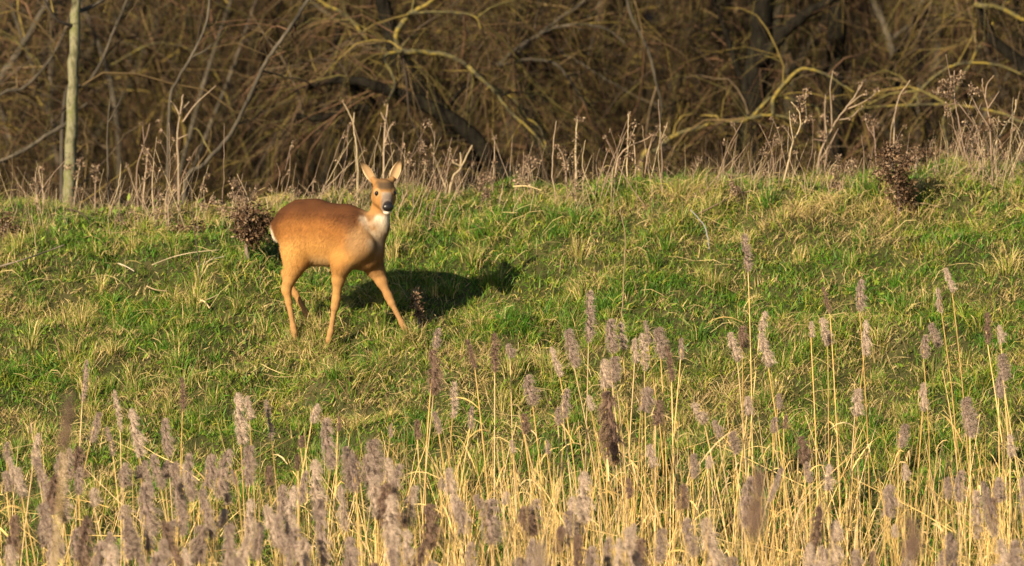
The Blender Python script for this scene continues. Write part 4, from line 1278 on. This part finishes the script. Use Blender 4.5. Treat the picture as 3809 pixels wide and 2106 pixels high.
# ---------------------------------------------------------------- reeds
PLC = {
    'pale': np.array([(.60, .48, .38), (.46, .355, .29), (.72, .60, .49), (.33, .235, .195)]),
    'mid': np.array([(.43, .335, .275), (.32, .235, .20), (.54, .44, .37), (.21, .145, .125)]),
    'dark': np.array([(.30, .20, .15), (.20, .13, .10), (.38, .27, .21), (.13, .08, .065)]),
}
def plume_geo(tone, droop, seed):
    """unit plume: rachis from z=0 to 1, fluff reaches about 0.5 to each side, more to +x"""
    global rng
    keep = rng; rng = np.random.default_rng(seed)
    G = Geo()
    pal = PLC[tone]
    AS = 3.3                                                    # a plume is about this much longer than wide
    ph = rng.uniform(0, 6.28, 4)
    prof = lambda s: (np.clip(s / .14, 0, 1) ** .6) * np.clip((1.02 - s) / .5, 0, 1) ** .55 * (.80 + .14 * np.sin(s * 13 + ph[0]) + .10 * np.sin(s * 25 + ph[1]))
    ax = lambda s: np.stack([.10 * np.sin(s * 3 + ph[2]) * s + .55 * droop * np.clip(s - .45, 0, 1) ** 2, .06 * np.sin(s * 4 + ph[3]) * s, AS * (s - .10 * droop * s ** 3)], -1)
    n = 150
    t = rng.random(n) * .97
    A = ax(t); w = prof(t)
    an = rng.normal(0, 1.5, n)                                  # azimuth, more branches blown to +x
    out = np.stack([np.cos(an) * np.where(np.cos(an) > 0, 1.0 + .35 * droop, .62), np.sin(an) * .75, 0 * an], -1)
    L = w * rng.uniform(.26, .74, n)
    K = 5
    P = [A]
    for k in range(1, K):
        f = k / (K - 1)
        P.append(A + out * (L * f)[:, None] + np.array([0, 0, 1.]) * (L * (.9 * f - (.55 + 1.3 * droop) * f ** 2))[:, None])
    P = np.stack(P, 1)
    sc = np.array([1, 1, 1 / AS])
    G.tubes(P * sc, np.linspace(.010, .004, K)[None] * np.ones((n, 1)), pal[rng.integers(4, size=n)] * .8, 3, cap=False)
    # soft inner body
    sx = np.linspace(.02, .97, 26)
    rr = prof(sx) * .17 * (1 + .18 * np.sin(sx * 40 + ph[1]))
    core = ax(sx) + np.stack([.05 * np.ones(26) + .06 * droop, 0 * sx, 0 * sx], -1)
    G.tubes((core * sc)[None], rr[None], (pal[1] * .9)[None] * np.ones((1, 1)), 8, cap=False)
    h = 56
    i = np.repeat(np.arange(n), h); f = rng.random(n * h) ** .8 * (K - 1.001)
    k = f.astype(int); ff = (f - k)[:, None]
    R = P[i, k] * (1 - ff) + P[i, k + 1] * ff
    T = norm(P[i, k + 1] - P[i, k])
    m = len(R)
    d = norm(T * .6 + out[i] * .5 + rng.normal(0, .30, (m, 3)) + np.array([.25 + .3 * droop, 0, -.05 - .35 * droop]))
    Lh = rng.uniform(.10, .40, m)
    lump = .80 + .36 * vn(R[:, 0] * 4 + 30, R[:, 2] * 4 + seed, 60)
    c = pal[rng.choice(4, m, p=[.38, .25, .22, .15])] * (rng.uniform(.75, 1.25, m) * lump)[:, None]
    s_ = norm(np.cross(d, rand_dir(m))) * rng.uniform(.007, .017, m)[:, None] * .5
    Vt = np.stack([R - s_, R + s_, R + d * Lh[:, None]], 1).reshape(-1, 3) * sc
    G.add(Vt, np.arange(m * 3).reshape(-1, 3), np.repeat(c, 3, 0))
    rng = keep
    return G

PLUMES = {}
for ti, tone in enumerate(('pale', 'mid', 'dark')):
    for di, dr in enumerate((0.1, .55, 1.0)):
        for s in range(2):
            g_ = plume_geo(tone, dr, 300 + ti * 20 + di * 4 + s)
            PLUMES[(tone, di, s)] = (g_.mesh('plume', M['plume'], smooth=False), g_)

STRAW = np.array([(.68, .46, .17), (.78, .57, .24), (.50, .33, .12), (.66, .48, .26)])
def leaf_ribbon(G, p, a, L, w, col, sag=.6, sgn=1):
    k = 6; t = np.linspace(0, 1, k)
    d = np.array([math.cos(a), math.sin(a) * .6, 0])
    P = p + d * (L * t * .8)[:, None] + np.array([0, 0, 1]) * (L * (.75 * t - sag * 1.2 * t ** 2))[:, None]
    side = norm(np.cross(d, [0, 0, 1]) + np.array([0, -.3, .5]))
    G.ribbons(P[None], (w * np.array([.5, 1, 1, .8, .5, .08]))[None], side[None], np.asarray(col)[None])

n_reed = 0
def reed(pt, pb, wpx, Y, label, group, tone, droop, name='reed', leaf=None, curve=None):
    """pt, pb: top and foot of the plume in photograph pixels; Y: its depth"""
    global n_reed
    top = at(pt[0], pt[1], Y); bot = at(pb[0], pb[1], Y)
    Lp = np.linalg.norm(top - bot)
    dirn = (top - bot) / Lp
    lean = np.clip(dirn[0] / max(dirn[2], .3), -.5, .5) * .5 + rng.normal(0, .07)
    gy = Y + rng.uniform(-.1, .25)
    H = bot[2] - float(height(bot[0], gy))
    gx = bot[0] - lean * H * .6
    base = np.array([gx, gy, float(height(gx, gy)) - .02])
    t = thing(name, base, label, 'reed', group)
    G = Geo()
    mid = base * .45 + bot * .55 + np.array([-(lean) * H * .12 + rng.normal(0, .01), 0, 0])
    P = spline([base, mid, bot, bot + dirn * Lp * .5], 14)
    c = STRAW[rng.integers(4)] * rng.uniform(.85, 1.15)
    C = np.linspace(.85, 1.0, 14)[None, :, None] * c
    G.tubes((P - base)[None], np.linspace(.0036, .0018, 14)[None], C, 5)
    st = link('stem', G.mesh('stem', M['straw']), t)
    if tone is not None:
        me = PLUMES[(tone, droop, n_reed % 2)][0]
        o = link('plume', me, t)
        zax = Vector(dirn); flip = -1 if rng.random() < .1 else 1
        xax = Vector((flip, -.5 * rng.random(), 0)); xax = (xax - zax * xax.dot(zax)).normalized()
        yax = zax.cross(xax)
        w = wpx * Y / FPX * (.90 if droop < 2 else .70)
        m = Matrix.Identity(4)
        for r_ in range(3):
            m[r_][0] = xax[r_] * w; m[r_][1] = yax[r_] * w; m[r_][2] = zax[r_] * Lp
            m[r_][3] = (bot - base)[r_]
        o.matrix_basis = m
    nl = leaf if leaf is not None else int(rng.random() < .55) + int(rng.random() < .25)
    for k in range(nl):
        f = rng.uniform(.3, .85)
        p = P[int(f * 10)] - base
        G = Geo()
        leaf_ribbon(G, p, rng.choice([0, np.pi]) + rng.normal(0, .6), rng.uniform(.12, .32), rng.uniform(.005, .010), STRAW[rng.integers(4)] * rng.uniform(.8, 1.15), rng.uniform(.3, .9))
        link('leaf', G.mesh('leaf', M['straw'], smooth=False), st)
    n_reed += 1
    return t

z6 = lambda x, y: (x * .601, 1250 + y * .601)
z7 = lambda x, y: (1270 + x * .671, 1150 + y * .671)
z8 = lambda x, y: (2540 + x * .8826, 850 + y * .8826)
LIST = [(z6, .601, [(535,140,510,400,45),(1120,250,1130,460,55),(1455,330,1490,660,110),(1520,360,1545,520,60),(1950,400,1930,530,90),(1990,490,2040,820,110),(795,430,860,740,100),(705,330,745,590,45),(615,455,560,650,70),(1000,495,1040,740,80),(230,585,205,790,75),(655,560,700,740,50),(1640,390,1680,640,50),(30,650,40,770,60),(400,670,400,870,130),(1300,700,1270,930,150),(1650,790,1660,920,110),(1850,720,1845,830,50),(740,770,760,930,130),(880,790,880,880,110),(1000,760,1020,880,130),(20,820,40,960,120),(330,850,380,1150,140),(480,800,480,980,70),(550,930,580,1050,110),(740,1040,760,1130,150),(1390,890,1400,1040,70),(1380,1050,1350,1180,110),(1540,990,1530,1230,100),(1740,890,1720,1130,150),(1930,740,1960,1110,130),(1850,610,1860,690,80),(220,1130,260,1300,140),(450,1180,470,1380,110),(780,1160,790,1380,130),(1000,1230,990,1420,130),(1060,1120,1040,1200,120),(1270,1140,1250,1400,180),(1620,1140,1600,1380,100),(1790,1180,1850,1400,120),(650,1200,670,1330,110),(910,1150,910,1330,90),(320,1180,300,1420,120),(100,800,130,1010,80),(900,930,900,1040,70),(1440,820,1470,920,40),(2090,490,2090,590,40),(2000,1000,1980,1150,90),(1130,780,1140,910,40),(30,1280,60,1424,120),(190,535,200,600,22)]),
        (z7, .671, [(530,95,515,215,55),(485,205,510,470,105),(690,165,740,330,50),(835,130,850,350,65),(910,185,935,270,80),(1245,95,1290,320,90),(1375,-110,1370,180,75),(1150,200,1210,370,55),(1470,45,1500,240,90),(1540,60,1560,220,60),(1430,260,1460,430,120),(1510,250,1500,400,90),(1620,150,1625,300,50),(1680,60,1700,200,40),(1665,130,1680,340,60),(1745,90,1770,270,100),(1800,200,1830,400,60),(1880,150,1880,280,40),(1010,360,1060,530,90),(625,400,615,600,60),(715,530,712,660,40),(505,560,540,690,50),(410,600,420,720,50),(1000,570,1015,690,70),(1240,430,1230,600,60),(1350,470,1385,560,60),(1190,540,1200,640,50),(1500,420,1530,850,150),(1690,410,1660,560,140),(1750,490,1740,640,80),(40,790,80,980,90),(160,705,190,960,130),(230,810,270,980,110),(230,990,220,1160,170),(270,630,270,710,30),(1125,720,1140,800,50),(935,720,950,800,40),(1330,880,1330,1180,120),(640,1040,660,1240,130),(460,1060,480,1330,140),(790,1040,830,1300,150),(980,1080,1040,1260,170),(1060,1040,1060,1240,90),(900,1000,900,1080,70),(1200,1180,1180,1340,130),(1240,1110,1270,1260,90),(1290,1230,1300,1390,110),(1880,960,1870,1110,80),(1620,1180,1600,1290,60),(1770,1200,1750,1400,100),(1520,1350,1510,1440,90),(350,1210,360,1420,100),(30,1240,40,1420,130),(540,920,550,1000,50),(730,1020,760,1110,90),(1580,930,1590,1050,60),(1700,740,1720,880,70)]),
        (z8, .8826, [(345,340,325,430,45),(320,430,360,585,60),(240,400,250,500,75),(190,430,230,560,50),(575,370,610,490,60),(540,385,540,460,30),(585,245,620,360,25),(740,205,745,345,50),(765,375,765,530,50),(1100,160,1135,270,40),(1075,240,1090,350,35),(1015,440,1015,545,45),(1035,395,1075,500,50),(1010,640,1010,770,45),(1275,350,1285,490,40),(1320,400,1340,480,50),(1335,520,1350,640,70),(1330,600,1330,710,50),(1180,700,1210,880,80),(735,665,725,790,60),(30,735,90,820,60),(120,800,150,880,60),(200,850,220,950,60),(380,790,380,860,40),(400,690,400,760,35),(430,780,425,840,40),(480,870,510,990,70),(510,980,530,1070,40),(935,815,910,920,60),(925,985,935,1060,50),(610,985,605,1100,60),(860,1060,850,1210,110),(880,1240,890,1300,50),(100,950,105,1010,50),(40,940,40,1050,50),(10,1070,20,1170,50),(1305,1040,1330,1150,90),(1160,1010,1160,1150,60),(1300,1120,1290,1240,80),(520,1310,520,1440,80),(600,1320,610,1440,80),(720,1340,720,1440,80),(930,1300,950,1440,90),(1330,1300,1350,1430,60),(790,1350,800,1440,60),(200,1370,180,1450,120),(650,1255,650,1315,60),(1240,1100,1250,1310,60),(1110,1040,1110,1140,50),(270,700,270,790,50),(1370,860,1380,960,50)])]
def depth_for(v):
    return 36.1 - 4.6 * np.clip((v - 1000) / 1150, 0, 1) ** 1.1 + rng.uniform(-.25, .2)
def kind_label(ratio, v, tone, ln=100, lean=0):
    shape = 'slim' if ratio < .27 else ('full' if ratio < .5 else 'bushy wind-blown')
    where = 'standing clear against the grass bank' if v < 1560 else 'crowded in the front of the reed bed'
    size = 'long' if ln > 165 else 'short'
    ld = 'leaning left' if lean < -.1 else ('leaning right' if lean > .06 else 'upright')
    where = 'clear against the grass bank' if v < 1560 else 'crowded in the reed bed'
    tn = dict(pale='silvery pink', mid='greyish mauve', dark='dark brown')[tone]
    return f'{ld} dry reed with {size} {shape} {tn} plume {where}', f'{ld} reeds with {size} {shape} {tone} plumes {"against the bank" if v < 1560 else "in the bed"}'
for zf, k, lst in LIST:
    for (tx, ty, bx, by, w) in lst:
        a, b = zf(tx, ty), zf(bx, by)
        ln = math.hypot(a[0] - b[0], a[1] - b[1]); ratio = w * k / ln
        tone = str(rng.choice(['pale', 'mid', 'dark'], p=[.40, .47, .13]))
        dr = 0 if ratio < .3 else (1 if ratio < .6 else 2)
        lab, grp = kind_label(ratio, a[1], tone, ln, (a[0] - b[0]) / ln)
        reed(a, b, w * k, depth_for(a[1]), lab, grp, tone, dr)

# reeds that can be singled out
reed(z8(255, 20), z8(275, 180), 45, 36.2, 'tallest lone reed with a slim dark-edged plume high against the bank', None, 'mid', 0, leaf=1)
# nearest reeds, well in front of the bed
reed((2810, 1720), (2790, 2000), 85, 21.5, 'blurred brown reed in front of the straw stems, its plume split into flags', None, 'dark', 1, leaf=2)
reed((270, 1460), (240, 1690), 60, 23.0, 'soft blurred brown reed plume standing before the crowded plumes', None, 'dark', 0, leaf=0)
reed((3370, 1910), (3390, 2080), 80, 22.0, 'blurred tan reed plume at the foot of the straw stems', None, 'dark', 1, leaf=0)
reed((1990, 2010), (2000, 2140), 70, 23, 'soft tan reed plume low in the bed, close in front', None, 'mid', 1, leaf=0)

# more reeds between those, lower in the bed
for i in range(130):
    left = rng.random() < .62
    u = rng.uniform(-120, 1500) if left else rng.uniform(1500, 3930)
    v = rng.uniform(1640, 2250) if left else rng.uniform(1720, 2250)
    ln = rng.uniform(120, 210) * (1 + (v - 1600) / 1800); ratio = rng.uniform(.24, .46)
    tone = str(rng.choice(['pale', 'mid', 'dark'], p=[.3, .5, .2]))
    du = rng.normal(14, 34)
    lab, grp = kind_label(ratio, v, tone, ln, -du / ln)
    reed((u - du, v), (u, v + ln), ln * ratio, depth_for(v) - .3, lab, grp, tone, 1 if ratio < .55 else 2)

# bare reed stems whose plumes have gone, and the stem thicket
def thicket():
    G = Geo()
    n = 2700
    x = np.concatenate([rng.uniform(-5.2, 5.2, n // 2), rng.uniform(-1.0, 3.7, n - n // 2)])
    x = x + .22 * (vn(x * 2.2, x * 0 + 5, 71) - .5) + rng.normal(0, .02, n)
    y = rng.uniform(31.2, 36.0, n)
    b = np.stack([x, y, height(x, y) - .02], -1)
    d = norm(rng.normal(0, .20, (n, 3)) * [1, .6, 0] + [0, 0, 1])
    # stem tops: thick below, thinning upward
    hmax = np.interp(y, [31.2, 33.5, 35, 36], [1.55, 1.45, 1.0, .62])
    L = hmax * (.52 + .52 * rng.random(n)) * np.where(x > -.6, 1.12, .92)
    c = STRAW[rng.integers(4, size=n)] * rng.uniform(.45, 1.25, n)[:, None]
    twig_set(G, b, d, L, rng.uniform(.0018, .0038, n), c, K=6, droop=.08, wiggle=.035, S=4)
    # dry leaves
    m = 4200
    i = rng.integers(n, size=m); f = rng.uniform(.2, .98, m)
    p = b[i] + d[i] * (L[i] * f)[:, None]
    a = rng.uniform(0, 2 * np.pi, m); Ll = rng.uniform(.08, .34, m)
    t = np.linspace(0, 1, 5)
    e = np.stack([np.cos(a), np.sin(a) * .6, 0 * a], -1)
    sag = rng.uniform(.3, 1.3, m)
    P = p[:, None] + e[:, None] * (Ll[:, None] * t * .6)[..., None] + np.array([0, 0, 1.]) * (Ll[:, None] * (.9 * t - sag[:, None] * t ** 2))[..., None]
    side = norm(np.cross(e, [0, 0, 1.]) + rng.normal(0, .5, (m, 3)))
    G.ribbons(P, rng.uniform(.003, .009, m)[:, None] * np.array([.5, 1, .9, .6, .08]), side, STRAW[rng.integers(4, size=m)] * rng.uniform(.6, 1.2, m)[:, None])
    # crossed and broken stems low down
    m = 700
    x = rng.uniform(-3.6, 3.7, m); y = rng.uniform(31, 35.6, m)
    p = np.stack([x, y, height(x, y) + rng.uniform(.1, .7, m)], -1)
    twig_set(G, p, norm(rand_dir(m) * [1, .5, .5] + [0, 0, .5]), rng.uniform(.2, .6, m), rng.uniform(.0015, .003, m), STRAW[rng.integers(4, size=m)] * rng.uniform(.6, 1.1, m)[:, None], K=4, droop=.1, wiggle=.06)
    return G.mesh('reed_thicket', M['straw'], smooth=False)
tag(link('reed_thicket', thicket()), 'dense straw coloured reed stems and dry leaves of the reed bed', 'reeds', kind='stuff')
